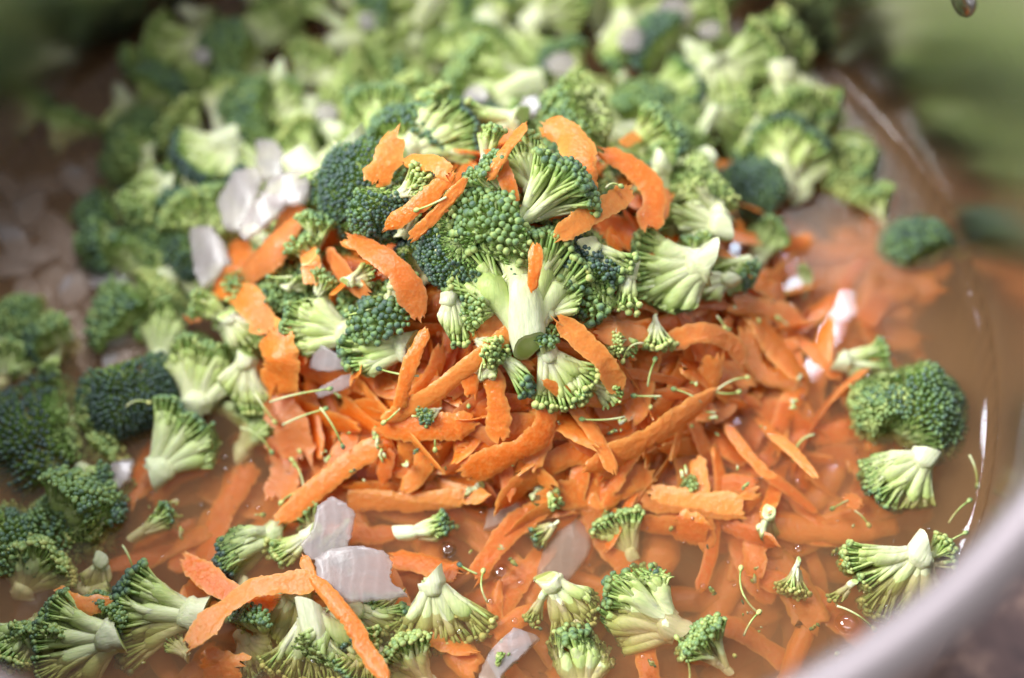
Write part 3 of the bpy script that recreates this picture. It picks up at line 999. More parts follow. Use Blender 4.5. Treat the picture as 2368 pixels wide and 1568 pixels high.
# pieces showing between the named ones on the top and left flank of the heap
for k in range(46):
    for _ in range(60):
        vx, vy = rng.uniform(330, 1600), rng.uniform(330, 830)
        if vy > 900 - 0.28 * vx if vx > 900 else vy > 960: continue
        if vx < 700 and vy < 420: continue
        break
    P = on(vx, vy, -0.35)
    scatter_floret(P, rng.uniform(0, 360), rng.uniform(0, 70), rng.uniform(-60, 60), float(np.clip(rng.normal(0.45, 0.2), 0.1, 0.9)), rng.uniform(0.5, 0.95),
                   'small broccoli piece showing through gaps of the heap, under the larger florets', 'broccoli packed inside the heap', int(rng.choice([0, 0, 1, 1, 5, 5, 7, 7, 3, 6])), rng.uniform(0.7, 1.0))
for x0, y0, x1, y1, n, lab, g in [(290, 420, 620, 1000, 26, 'broccoli piece crowded between the larger florets of the left flank', 'broccoli crowded on the left flank'),
                                  (0, 1080, 260, 1560, 16, 'shaded broccoli piece crowded in the lower left corner', 'broccoli crowded at the lower left'),
                                  (480, 1380, 950, 1568, 7, 'half sunken broccoli piece at the bottom behind the carrot strips', 'broccoli sunk at the bottom'),
                                  (40, 800, 260, 1080, 7, 'dark broccoli piece between the dark crowns at the left edge', 'broccoli between the dark crowns')]:
    for k in range(n):
        P = on(rng.uniform(x0, x1), rng.uniform(y0, y1), rng.uniform(-0.15, 0.2))
        if math.hypot(P[0], P[1]) > 12.2: continue
        scatter_floret(P, rng.uniform(0, 360), rng.uniform(0, 60), rng.uniform(-60, 60), float(np.clip(rng.normal(0.38, 0.2), 0.05, 0.9)), rng.uniform(0.5, 0.95), lab, g, int(rng.choice([0, 0, 1, 1, 5, 5, 7, 7, 3, 6])), rng.uniform(0.7, 1.05))
for p in PROTO:
    if not p[2]:
        for ch in list(p[0].children_recursive): bpy.data.objects.remove(ch)
        bpy.data.objects.remove(p[0])


# ------------------------------------------------------------------ carrots
def ribbon_geo(mb, path, normals, width, thick, rng, ragged=1.0, curl=0.25, taper=True, M_=9, edge_step=1.2):
    n = len(path)
    tan = nrm(np.gradient(path, axis=0))
    side = nrm(np.cross(normals, tan))
    nor = np.cross(tan, side)
    s = np.linspace(0, 1, n)
    prof = np.ones(n)
    if taper:
        a, c = rng.uniform(0.04, 0.22), rng.uniform(0.04, 0.22)
        e0, e1 = rng.uniform(0.25, 0.75, 2)
        prof = np.minimum(1, e0 + (1 - e0) * np.clip(s / a, 0, 1) ** 0.6) * np.minimum(1, e1 + (1 - e1) * np.clip((1 - s) / c, 0, 1) ** 0.6)
    prof = prof * (1 + 0.10 * smooth_noise(rng, n, n / 4))
    wl = prof * (1 + ragged * (0.07 * smooth_noise(rng, n, 6.0) + 0.06 * smooth_noise(rng, n, edge_step)))
    wr = prof * (1 + ragged * (0.07 * smooth_noise(rng, n, 6.0) + 0.06 * smooth_noise(rng, n, edge_step)))
    u = np.linspace(-1, 1, M_)
    half = np.where(u[None] < 0, wl[:, None], wr[:, None]) * width / 2
    off = u[None] * half
    crown = curl * width * (1 - u[None] ** 2) * rng.choice([-1, 1, 1]) * (1 + 0.3 * smooth_noise(rng, n, n / 3)[:, None])
    surf = 0.006 * np.array([smooth_noise(rng, n, 2.5) for _ in range(M_)]).T
    th = thick * (1 - 0.82 * np.abs(u[None]) ** 6) * (1 + 0.15 * smooth_noise(rng, n, 4)[:, None])
    base = path[:, None] + side[:, None] * off[..., None] + nor[:, None] * (crown + surf)[..., None]
    topv = base + nor[:, None] * (th / 2)[..., None]
    botv = base - nor[:, None] * (th / 2)[..., None]
    # torn ends
    for v in (topv, botv):
        v[0] += tan[0] * (rng.normal(0, 0.16, M_) * width)[:, None] * ragged
        v[-1] += tan[-1] * (rng.normal(0, 0.16, M_) * width)[:, None] * ragged
    botv[0], botv[-1] = topv[0] - nor[0] * thick * 0.5, topv[-1] - nor[-1] * thick * 0.5
    loop = np.concatenate([topv, botv[:, ::-1]], 1)
    m2 = 2 * M_
    tt = np.abs(u) * np.ones((n, 1))
    tt = np.maximum(tt, np.abs(2 * s - 1)[:, None] ** 8)
    t = np.concatenate([tt, tt[:, ::-1]], 1)
    v = loop.reshape(-1, 3)
    caps0 = np.array([[j, m2 - 1 - j, m2 - 2 - j, j + 1] for j in range(M_ - 1)])
    caps1 = caps0[:, ::-1] + (n - 1) * m2
    mb.add(v, [grid_faces(n, m2, True), caps0, caps1], t.reshape(-1), rng.uniform())


def carrot(vpts, wv, label, dz=0.5, thin=False, z=None, thick=0.06, curl=0.045, twist=0.0, arch=0.0, group=None, cat='carrot', ragged=1.0):
    _n[0] += 1
    rng = np.random.default_rng(3000 + _n[0])
    ctrl = []
    for i, q in enumerate(vpts):
        ddz = q[2] if len(q) > 2 else 0.0
        ctrl.append(on(q[0], q[1], dz + ddz, None if z is None else z + ddz))
    ctrl = np.array(ctrl)
    # soften jumps in height along the shred
    ln = np.linalg.norm(np.diff(ctrl, axis=0), axis=1).sum()
    n = int(np.clip(ln / 0.045, 14, 110))
    path = catmull(ctrl, n)
    s = np.linspace(0, 1, n)
    path[:, 2] += arch * 4 * s * (1 - s)
    c = path.mean(0)
    nn = nrm(0.55 * hnormal(c[0], c[1]) - 0.45 * C_F) if z is None else np.array([0, -0.15, 1.0])
    tan = nrm(np.gradient(path, axis=0))
    nor = np.repeat(nrm(nn)[None], n, 0)
    side = nrm(np.cross(nor, tan)); nor = np.cross(tan, side)
    a = (twist * (s - 0.5) + rng.normal(0, 0.2))[:, None]
    nor = nor * np.cos(a) + side * np.sin(a)
    mb = MB()
    ribbon_geo(mb, path - c, nor, wv * 0.87 / PXCM, thick, rng, curl=curl, ragged=ragged)
    o = link('carrot_shred', mb.mesh('carrot_shred', M_CARROT_THIN if thin else M_CARROT, sharp=48))
    o.location = c * S
    tag(o, label, cat, group)
    return o


CARROTS = [
    ([(1262, 288, .1), (1318, 318, .2), (1345, 385, .2), (1350, 455, 0)], 84, 'broad pointed carrot curl standing highest behind the peak', dict(dz=0.95, twist=0.5, curl=0.14)),
    ([(1392, 352), (1462, 388, .1), (1510, 445, .1), (1500, 530, -.1)], 76, 'long bent carrot strip curving down on the right of the peak', dict(dz=0.95, twist=-0.4)),
    ([(1288, 545), (1372, 492, .1), (1462, 440, .1)], 66, 'pale orange carrot strip leaning right of the top bud cluster', dict(dz=1.15, thin=False)),
    ([(1440, 335), (1500, 295)], 38, 'short thin carrot piece sticking up behind the bent strip', dict(dz=0.8)),
    ([(1538, 440), (1530, 510)], 34, 'narrow carrot end hanging beside the bent strip', dict(dz=0.8)),
    ([(1213, 288, .3), (1165, 355, .1), (1128, 415)], 32, 'narrow upright carrot sliver with curled tip behind the peak', dict(dz=0.95, twist=0.8)),
    ([(1130, 330), (1165, 400), (1190, 470)], 48, 'brownish carrot strip behind the top bud cluster', dict(dz=0.7, thin=True)),
    ([(915, 315, .3), (890, 375, .1), (862, 425)], 70, 'pointed carrot flap standing left of the peak', dict(dz=1.35, twist=0.4)),
    ([(935, 372), (1005, 378, .1), (1035, 405)], 48, 'short carrot strip across the top of the pointed flap', dict(dz=1.2)),
    ([(1050, 400), (965, 475, .1), (890, 528)], 44, 'upper of two slanted carrot strips left of the peak', dict(dz=1.1)),
    ([(1078, 412), (1012, 490, .05), (950, 552)], 34, 'lower of two slanted carrot strips left of the peak', dict(dz=1.1)),
    ([(812, 548, .1), (875, 590, .2), (938, 650, .1), (972, 735, -.1)], 72, 'wide bent carrot strip with brownish end hanging over the dark bud clump', dict(dz=0.95, thin=True, twist=-0.3)),
    ([(790, 560), (830, 575)], 20, 'thin torn corner of carrot left of the wide bent strip', dict(dz=0.9)),
    ([(1240, 565), (1236, 620, .1), (1230, 672)], 34, 'small carrot tongue lying on the thick central stalk', dict(dz=1.25, thin=False)),
    ([(680, 478), (650, 560, .2), (565, 640)], 95, 'largest thin pale carrot sheet beside the white onion', dict(dz=0.85, thin=True, curl=0.15)),
    ([(545, 560), (560, 620), (500, 668)], 70, 'thin pale carrot sheet pointing to the lower left under onion', dict(dz=0.8, thin=True)),
    ([(498, 662), (570, 690, .1), (620, 770)], 78, 'folded orange carrot sheet with torn tip above the pale floret', dict(dz=0.85, twist=0.5)),
    ([(700, 545), (718, 605), (720, 660)], 48, 'orange carrot flap at the right of the thin pale sheets', dict(dz=0.8)),
    ([(760, 580), (800, 640), (850, 680)], 50, 'brownish carrot shred behind the bud clump', dict(dz=0.5, thin=True)),
    ([(630, 768, .2), (648, 830, .3), (638, 905)], 118, 'glossy rounded carrot leaf standing on the left flank', dict(dz=0.75, curl=0.1, twist=0.3)),
    ([(700, 790), (690, 850)], 40, 'narrow brownish carrot edge beside the glossy rounded leaf', dict(dz=0.65, thin=True)),
    ([(625, 915), (672, 985), (690, 1060)], 110, 'wet translucent carrot sheet below the glossy rounded leaf', dict(dz=0.4, thin=True, curl=0.12)),
    ([(640, 1000), (660, 1080), (640, 1150)], 90, 'wet carrot sheet running down into the broth on the left flank', dict(dz=0.25, thin=True, curl=0.12)),
    ([(985, 762), (945, 850, .1), (922, 945)], 38, 'narrow carrot strip standing between the florets and the long diagonal strip', dict(dz=0.75, twist=0.5)),
    ([(888, 972), (1000, 910), (1110, 825, .1), (1205, 745)], 50, 'longest diagonal carrot strip across the middle of the heap', dict(dz=0.62)),
    ([(1090, 795), (1160, 760, .1), (1215, 770)], 80, 'curled carrot slice under the foot of the central stalk', dict(dz=0.45)),
    ([(1135, 845), (1150, 930), (1152, 1015)], 62, 'vertical grainy carrot strip in the middle of the heap', dict(dz=0.5)),
    ([(1085, 860), (1090, 915)], 46, 'short carrot end hanging from the long diagonal strip', dict(dz=0.6)),
    ([(1292, 738, .1), (1350, 790, .2), (1400, 840, .2), (1432, 905)], 62, 'bright smooth carrot curl with tapered top right of the cream floret', dict(dz=0.85, curl=0.14)),
    ([(1385, 770), (1440, 772, .1), (1500, 782)], 62, 'translucent carrot slice between bud cluster and cream sprig', dict(dz=0.5, thin=True)),
    ([(1540, 792), (1630, 770, .2), (1690, 795, .1), (1722, 838)], 56, 'arched pale carrot strip below the big fluted floret', dict(dz=0.6)),
    ([(1640, 578), (1720, 632), (1812, 690)], 72, 'broad smooth carrot strip sloping down on the right shoulder', dict(dz=0.35)),
    ([(1690, 702), (1775, 715), (1862, 752)], 62, 'wet carrot strip with a pale crumb at the right shoulder', dict(dz=0.35)),
    ([(1742, 745), (1795, 805), (1845, 870)], 96, 'wide wet carrot slab on the right edge of the heap', dict(dz=0.35)),
    ([(1720, 760), (1760, 860), (1850, 880)], 60, 'carrot strip under the wide slab on the right edge', dict(dz=0.3)),
    ([(1648, 905), (1570, 965, .1), (1480, 1022, .1), (1352, 1085)], 64, 'long grainy carrot strip slanting across the lower right of the heap', dict(dz=0.6)),
    ([(1270, 915), (1250, 1000, .1), (1175, 1050), (1072, 1092)], 66, 'forked carrot strip hanging at the lower front of the heap', dict(dz=0.5)),
    ([(1100, 975), (1010, 990, .1), (885, 985)], 72, 'flat carrot slice behind the long diagonal strip', dict(dz=0.42)),
    ([(645, 1205), (750, 1115, .1), (875, 1025)], 62, 'thick carrot strip leaning out of the broth on the left', dict(dz=0.35)),
    ([(895, 1040), (885, 1115)], 46, 'wet brown carrot end hanging above the broth', dict(dz=0.3, thin=True)),
    ([(1095, 1335), (1175, 1230), (1272, 1162)], 62, 'folded wet carrot strip running down into the broth at the front', dict(dz=0.05)),
    ([(1245, 1150), (1380, 1140), (1502, 1092)], 80, 'dark wet carrot strip lying level at the foot of the heap', dict(dz=0.25)),
    ([(1500, 1150), (1600, 1162), (1722, 1175)], 82, 'glistening wet carrot slab at the lower right foot', dict(dz=0.15)),
    ([(1560, 1210), (1640, 1235)], 80, 'glistening sunken carrot slab below the lower right foot', dict(dz=0.0)),
    ([(800, 1150), (950, 1160), (1075, 1150)], 62, 'wet carrot strip lying in the broth left of the heap foot', dict(dz=0.05)),
    ([(905, 1290), (1000, 1310), (1060, 1330)], 70, 'sunken carrot strip under the slim floating floret', dict(z=-0.1)),
    ([(432, 1492), (510, 1412, .2), (600, 1355, .2), (725, 1345)], 68, 'orange grainy carrot strip crossing over at the lower left', dict(dz=0.75)),
    ([(425, 1292), (500, 1350, .1), (580, 1395, .1), (640, 1385)], 60, 'wet carrot strip crossing under at the lower left', dict(dz=0.35)),
    ([(722, 1335), (800, 1420, .1), (838, 1490), (895, 1575)], 48, 'narrow carrot strip running below the onion chunk to the bottom', dict(dz=0.75, curl=0.12)),
    ([(700, 1285), (735, 1370)], 30, 'thin carrot edge showing between the two onion pieces', dict(dz=0.65)),
    ([(128, 1372), (195, 1398, .1), (258, 1388)], 50, 'small dull carrot chip near the lower left corner', dict(dz=0.45)),
    ([(1945, 1300), (2000, 1285), (2075, 1275)], 34, 'thin carrot sliver beside the pale floret at the near rim', dict(dz=0.25)),
    ([(435, 735), (470, 720)], 50, 'small brownish carrot chip at the left of the cream stalk', dict(dz=0.7, thin=True)),
    ([(1955, 1150), (1990, 1170)], 40, 'tiny carrot chip floating near the right crown', dict(dz=0.1)),
    ([(470, 1530), (560, 1545)], 90, 'sunken brownish carrot piece at the bottom edge', dict(z=-0.1)),
]
for pts_, w_, lab, kw in CARROTS:
    carrot(pts_, w_, lab, **kw)

# loose shreds that make up the rest of the heap, each its own object; meshes shared
SHREDS = []
for k in range(22):
    r = np.random.default_rng(5000 + k)
    ln = r.uniform(1.6, 3.8)
    n = int(ln / 0.055)
    s = np.linspace(-0.5, 0.5, n)
    bend, bend2 = r.normal(0, 0.2), r.uniform(0.0, 0.2)
    path = np.stack([s * ln, bend * ln * (s ** 2) * 2 + 0.03 * smooth_noise(r, n, n / 3), -bend2 * ln * 2 * s ** 2], -1)
    tw = r.normal(0, 0.7)
    a = tw * s
    nor = np.stack([np.zeros(n), np.sin(a), np.cos(a)], -1)
    b = MB()
    ribbon_geo(b, path, nor, r.uniform(0.28, 0.58), r.uniform(0.04, 0.065), r, curl=r.uniform(0.0, 0.07), M_=8)
    SHREDS.append((b.mesh('carrot_shred', M_CARROT if k % 5 else M_CARROT_THIN, sharp=48), ln))


def shred(P, nn, az, label, group, k, sc=1.0, roll=0.0):
    nn = nrm(nn)
    tx = nrm(np.cross(np.cross(nn, np.array([math.cos(az), math.sin(az), 0])), nn))
    ty = np.cross(nn, tx)
    c, s_ = math.cos(roll), math.sin(roll)
    ty, nn = ty * c + nn * s_, nn * c - ty * s_
    o = link('carrot_shred', SHREDS[k][0])
    mx = Matrix.Identity(4)
    for i in range(3):
        mx[i][0], mx[i][1], mx[i][2], mx[i][3] = tx[i] * sc, ty[i] * sc, nn[i] * sc, P[i] * S
    o.matrix_world = mx
    tag(o, label, 'carrot', group)
    return o


def inside(poly, x, y):
    c = False
    for (x1, y1), (x2, y2) in zip(poly, poly[1:] + poly[:1]):
        if (y1 > y) != (y2 > y) and x < (x2 - x1) * (y - y1) / (y2 - y1) + x1: c = not c
    return c


HEAP = [(880, 960), (1060, 840), (1240, 790), (1450, 740), (1640, 620), (1760, 640), (1880, 760), (1900, 960), (1880, 1110), (1740, 1230), (1500, 1230), (1280, 1180), (1000, 1120), (860, 1060)]
rng = np.random.default_rng(77)
cnt = 0
seen = []
while cnt < 165:
    vx, vy = rng.uniform(860, 1900), rng.uniform(610, 1240)
    if not inside(HEAP, vx, vy): continue
    if any((vx - a) ** 2 + (vy - b) ** 2 < 26 ** 2 for a, b in seen): continue
    seen.append((vx, vy))
    d = rng.uniform(-0.55, 0.22)
    P = on(vx, vy, d)
    nn = nrm(hnormal(P[0], P[1]) + rng.normal(0, 0.28, 3) - 0.25 * C_F)
    zone = 'front of the heap' if vx < 1450 and vy > 900 else ('right slope of the heap' if vx >= 1450 else 'middle of the heap below the central floret')
    shred(P, nn, rng.uniform(0, 2 * math.pi), 'loose orange grated carrot shred packed on the ' + zone, 'carrot shreds on the ' + zone, int(rng.integers(22)), rng.uniform(0.8, 1.15), rng.normal(0, 0.3))
    cnt += 1

# shreds under the broth
SUBMERGED = []
SUB = [(1850, 560, 2250, 800, 90, 'submerged carrot shred blurred under the broth near the right wall', 'submerged carrots by the right wall'),
       (1750, 800, 2050, 1250, 34, 'submerged carrot shred sunk in the broth at the right foot of the heap', 'submerged carrots at the right foot of the heap'),
       (1060, 1200, 2000, 1560, 44, 'submerged carrot shred sunk in the broth in front of the heap', 'submerged carrots in front of the heap'),
       (250, 1050, 1050, 1350, 44, 'submerged carrot shred sunk in the broth at the left front', 'submerged carrots at the left front'),
       (400, 1380, 1100, 1600, 18, 'submerged carrot shred in the broth along the bottom', 'submerged carrots along the bottom')]
for x0, y0, x1, y1, n, lab, g in SUB:
    for k in range(n):
        vx, vy = rng.uniform(x0, x1), rng.uniform(y0, y1)
        zz = -rng.uniform(0.5, 1.5)
        P = on(vx, vy, z=zz)
        if math.hypot(P[0], P[1]) > 11.2: continue
        if k < min(n * 0.4, 16):
            P[2] = -rng.uniform(0.45, 1.0)
            shred(P, nrm(np.array([0, 0, 1]) + rng.normal(0, 0.15, 3)), rng.uniform(0, 6.28), lab, g, int(rng.integers(22)), rng.uniform(0.8, 1.1))
        else: SUBMERGED.append(P)

# the packed carrot below the shreds one can pick out
b = MB()
rng = np.random.default_rng(99)
for k in range(560):
    x, y = rng.uniform(-4.5, 8.2), rng.uniform(-4.6, 4.0)
    h = float(mound(x, y))
    if h < -0.5: continue
    z = h - rng.uniform(0.3, 0.95)
    az = rng.uniform(0, 6.28)
    nn = nrm(hnormal(x, y) + rng.normal(0, 0.3, 3))
    tx = nrm(np.cross(np.cross(nn, [math.cos(az), math.sin(az), 0]), nn)); ty = np.cross(nn, tx)
    ln = rng.uniform(1.5, 3.4); n = 26
    s = np.linspace(-0.5, 0.5, n)[:, None]
    path = np.array([x, y, z]) + tx * s * ln + ty * (s ** 2) * rng.normal(0, 0.7) - nn * s ** 2 * 0.5
    ribbon_geo(b, path, np.repeat(nn[None], n, 0), rng.uniform(0.3, 0.6), 0.06, rng, curl=0.05, M_=5)
cm = link('grated_carrot_mass', b.mesh('grated_carrot_mass', M_CARROT, sharp=48))
tag(cm, 'packed mass of grated carrot deep inside the heap', 'carrot', kind='stuff')
b = MB()
for k in range(520):
    a, r = rng.uniform(0, 6.28), 11.6 * math.sqrt(rng.uniform())
    x, y, z = r * math.cos(a), r * math.sin(a), rng.uniform(-2.6, -1.2)
    if x < -4.5 and (y > -3 or rng.uniform() < 0.5): continue
    az = rng.uniform(0, 6.28); tx = np.array([math.cos(az), math.sin(az), rng.normal(0, 0.1)]); nn = nrm(np.array([0, 0, 1]) + rng.normal(0, 0.15, 3))
    if math.hypot(x, y) > 11: tx = np.array([-y, x, 0.0]) / math.hypot(x, y)
    ln = rng.uniform(1.6, 3.2); n = 10; s = np.linspace(-0.5, 0.5, n)[:, None]
    path = np.array([x, y, z]) + tx * s * ln + np.cross(nn, tx) * s ** 2 * rng.normal(0, 1.0)
    ribbon_geo(b, path, np.repeat(nn[None], n, 0), rng.uniform(0.5, 0.9), 0.12, rng, curl=0.1, M_=4)
for P in SUBMERGED:
    az = rng.uniform(0, 6.28); tx = np.array([math.cos(az), math.sin(az), rng.normal(0, 0.05)]); nn = nrm(np.array([0, 0, 1]) + rng.normal(0, 0.15, 3))
    ln = rng.uniform(1.8, 4); n = 24; s = np.linspace(-0.5, 0.5, n)[:, None]
    path = P + tx * s * ln + np.cross(nn, tx) * s ** 2 * rng.normal(0, 1.0)
    ribbon_geo(b, path, np.repeat(nn[None], n, 0), rng.uniform(0.45, 0.85), 0.09, rng, curl=0.1, M_=5)
cm = link('sunken_carrot_mass', b.mesh('sunken_carrot_mass', M_CARROT))
tag(cm, 'grated carrot sunk deep in the broth', 'carrot', kind='stuff')


# ------------------------------------------------------------------ onions
def onion(outline, label, dz=0.4, z=None, thick=0.16, bend=0.25, az=0.0, group=None, tiltn=None, name='onion_piece'):
    """a slice of onion layer: an outline seen in the photograph laid on its supporting slope, bent, with thickness"""
    _n[0] += 1
    rng = np.random.default_rng(7000 + _n[0])
    out = np.array(outline, float)
    c2 = out.mean(0)
    c = on(c2[0], c2[1], dz, z)
    nn = nrm(0.6 * hnormal(c[0], c[1]) - 0.6 * C_F) if z is None else np.array([0, 0, 1.0])
    if tiltn is not None: nn = nrm(nn + np.array(tiltn))
    # outline on the piece's own plane
    P = []
    for vx, vy in out:
        d = ray(vx, vy)
        P.append(C_POS + d * (((c - C_POS) @ nn) / (d @ nn)))
    P = np.array(P)
    k = len(P)
    lin, cur = [], catmull(np.vstack([P, P[:1]]), 7 * k + 1)[:-1]
    for i in range(k):
        for s in np.linspace(0, 1, 7, endpoint=False): lin.append(P[i] + (P[(i + 1) % k] - P[i]) * s)
    dense = 0.72 * np.array(lin) + 0.28 * cur
    rough_edge = dense + rng.normal(0, 0.016, dense.shape)
    n = len(dense)
    cen = dense.mean(0)
    e1 = nrm(np.array([math.cos(az), math.sin(az), 0]) - nn * (nn @ np.array([math.cos(az), math.sin(az), 0])))
    e2 = np.cross(nn, e1)
    rings = []
    for q in (1.0, 0.97, 0.8, 0.55, 0.3, 0.05): rings.append(cen + (dense - cen) * q)
    rings[0] = rough_edge
    top = np.array(rings)

    def bendit(v):
        u = (v - cen) @ e1; w = (v - cen) @ e2
        return v + nn * (-(bend * u * u) + 0.04 * np.sin(2.2 * w + 1) + 0.02 * np.sin(5 * u + 3 * w))[..., None]
    top = bendit(top)
    tv = top + nn * thick / 2
    tv[0] -= nn * thick * 0.12
    bv = (top - nn * thick / 2)[::-1]
    allv = np.concatenate([tv[::-1], bv[::-1]])
    b = MB()
    b.add(allv.reshape(-1, 3) - c, [grid_faces(12, n, True), np.arange(n)[::-1].copy(), np.arange(n) + 11 * n])
    o = link(name, b.mesh(name, M_ONION))
    o.location = c * S
    tag(o, label, 'onion', group)
    return o


onion([(735, 1170), (768, 1150), (792, 1160), (822, 1185), (812, 1240), (800, 1275), (760, 1300), (710, 1290), (698, 1262), (722, 1225)], 'translucent white onion strip standing above the onion chunk', 0.62, bend=0.1)
onion([(725, 1290), (770, 1268), (830, 1262), (890, 1275), (908, 1300), (900, 1340), (942, 1378), (870, 1388), (800, 1395), (770, 1380), (735, 1340)], 'large translucent white onion chunk with a nick at the lower left', 0.78, bend=0.15)
onion([(545, 400), (590, 388), (605, 420), (588, 480), (570, 535), (520, 532), (503, 465)], 'leftmost grey white onion slab on the left shoulder', 1.5, bend=0.2)
onion([(592, 325), (640, 330), (660, 360), (652, 410), (600, 418)], 'square white onion piece above the onion slab', 1.4)
onion([(620, 420), (690, 395), (725, 400), (700, 470), (640, 480), (600, 460)], 'white onion piece between slab and dark crown', 1.5)
onion([(550, 540), (575, 490), (620, 448), (665, 465), (640, 500), (600, 535), (565, 555)], 'brightest white onion piece lying on the pale carrot sheet', 1.6)
onion([(438, 530), (490, 524), (515, 560), (530, 610), (490, 650), (465, 668), (450, 620)], 'upright greyish onion strip left of the pale carrot sheets', 1.3, bend=0.2)
onion([(1105, 1568), (1130, 1510), (1190, 1455), (1245, 1470), (1215, 1510), (1160, 1560), (1140, 1600)], 'curved onion slice just under the broth at the bottom', z=-0.04)
onion([(210, 1155), (262, 1075), (310, 1062), (300, 1110), (250, 1160), (225, 1175)], 'purplish onion strip in the broth right of the dark crown', z=0.02)
onion([(1235, 1330), (1262, 1260), (1330, 1205), (1372, 1215), (1362, 1280), (1310, 1345)], 'pale onion piece sunk below the small olive floret', z=-0.35)
onion([(1130, 1180), (1200, 1165), (1190, 1200), (1120, 1225)], 'pale onion bit sunk behind the folded wet carrot strip', z=-0.2)
onion([(985, 1120), (1060, 1105), (1110, 1120), (1060, 1150), (1000, 1150)], 'pinkish onion bit sunk at the front foot of the heap', z=-0.15)
onion([(735, 790), (800, 830), (812, 850), (760, 860), (715, 850)], 'white onion sliver at the edge of the dark hollow', 0.35)
onion([(725, 905), (790, 870), (830, 862), (800, 900), (740, 920)], 'pale onion sliver inside the dark hollow', 0.15)
rng = np.random.default_rng(12)
SUBON = [(90, 590), (190, 650), (70, 480), (150, 710), (240, 560), (300, 690), (60, 680), (200, 820), (310, 800), (180, 420), (120, 530), (260, 640), (30, 560), (330, 620), (110, 760), (420, 300), (470, 230), (20, 440), (130, 640), (40, 610), (210, 700), (280, 770), (150, 570), (220, 500), (90, 700), (350, 700), (180, 760), (270, 840), (20, 520), (240, 390), (110, 430)]
for vx, vy in SUBON:
    zz = -rng.uniform(0.05, 0.5)
    a0 = rng.uniform(0, 3.14); la, lb = rng.uniform(55, 85), rng.uniform(26, 42)
    poly = []
    for q in range(7):
        a = q / 7 * 6.283
        ex, ey = la * math.cos(a) * rng.uniform(0.8, 1.1), lb * math.sin(a) * rng.uniform(0.8, 1.1)
        poly.append((vx + ex * math.cos(a0) - ey * math.sin(a0), vy + (ex * math.sin(a0) + ey * math.cos(a0)) * 0.85))
    onion(poly, 'dim onion slice sunk in the dark broth by the left wall', z=zz, bend=rng.uniform(0.05, 0.25), az=a0, group='onion slices sunk at the left wall')
for vx, vy, r in [(755, 262, 34), (1100, 225, 30), (470, 130, 26), (855, 45, 40), (1460, 90, 40), (1560, 30, 46), (1740, 95, 42), (1225, 250, 30), (1300, 150, 40), (1640, 70, 30)]:
    poly = [(vx + r * rng.uniform(0.7, 1.1) * math.cos(q / 6 * 6.283), vy + 0.8 * r * rng.uniform(0.7, 1.1) * math.sin(q / 6 * 6.283)) for q in range(6)]
    onion(poly, 'blurred white onion bit among the broccoli of the far side', 0.75, group='onion bits at the far side')


# ------------------------------------------------------------------ single buds on their little stems
def bit(vx, vy, length, theta, curve, dark, pale, dz, label, z=None, budscale=1.0, group=None):
    _n[0] += 1
    rng = np.random.default_rng(9000 + _n[0])
    P = on(vx, vy, dz, z)
    root = bpy.data.objects.new('bud_stem', None); COL.objects.link(root)
    root.location = P * S
    th = math.radians(theta)
    nn = hnormal(P[0], P[1]) if z is None else np.array([0, 0, 1.0])
    dirv = math.cos(th) * C_R + math.sin(th) * C_U
    dirv = nrm(dirv - nn * (dirv @ nn) * 0.6)
    sidev = nrm(np.cross(nn, dirv))
    ln = length / PXCM
    p0, p2 = -dirv * ln * 0.5, dirv * ln * 0.5
    pth = bez(p0, sidev * curve * ln + nn * 0.12 * ln, p2, 9)
    bs = 0.068 * budscale
    mb = MB(); tube(mb, pth, np.linspace(0.028, 0.021, 9) * budscale, 7, (0.3, 0.95), rng.uniform(), cap0=True)
    link('stem', mb.mesh('stem', M_STALK), root, (dark, pale, 0.5, 1))
    d = nrm(pth[-1] - pth[-2])
    b = MB(); b.add((BUD_V * bs * np.array([0.9, 0.9, 1.25])) @ frame_z(d).T + pth[-1] + d * bs * 0.5, BUD_F, BUD_T, rng.uniform())
    link('bud', b.mesh('bud', M_BUD), root, (dark, pale, 0.5, 1))
    tag(root, label, 'broccoli bud', group)
    return root


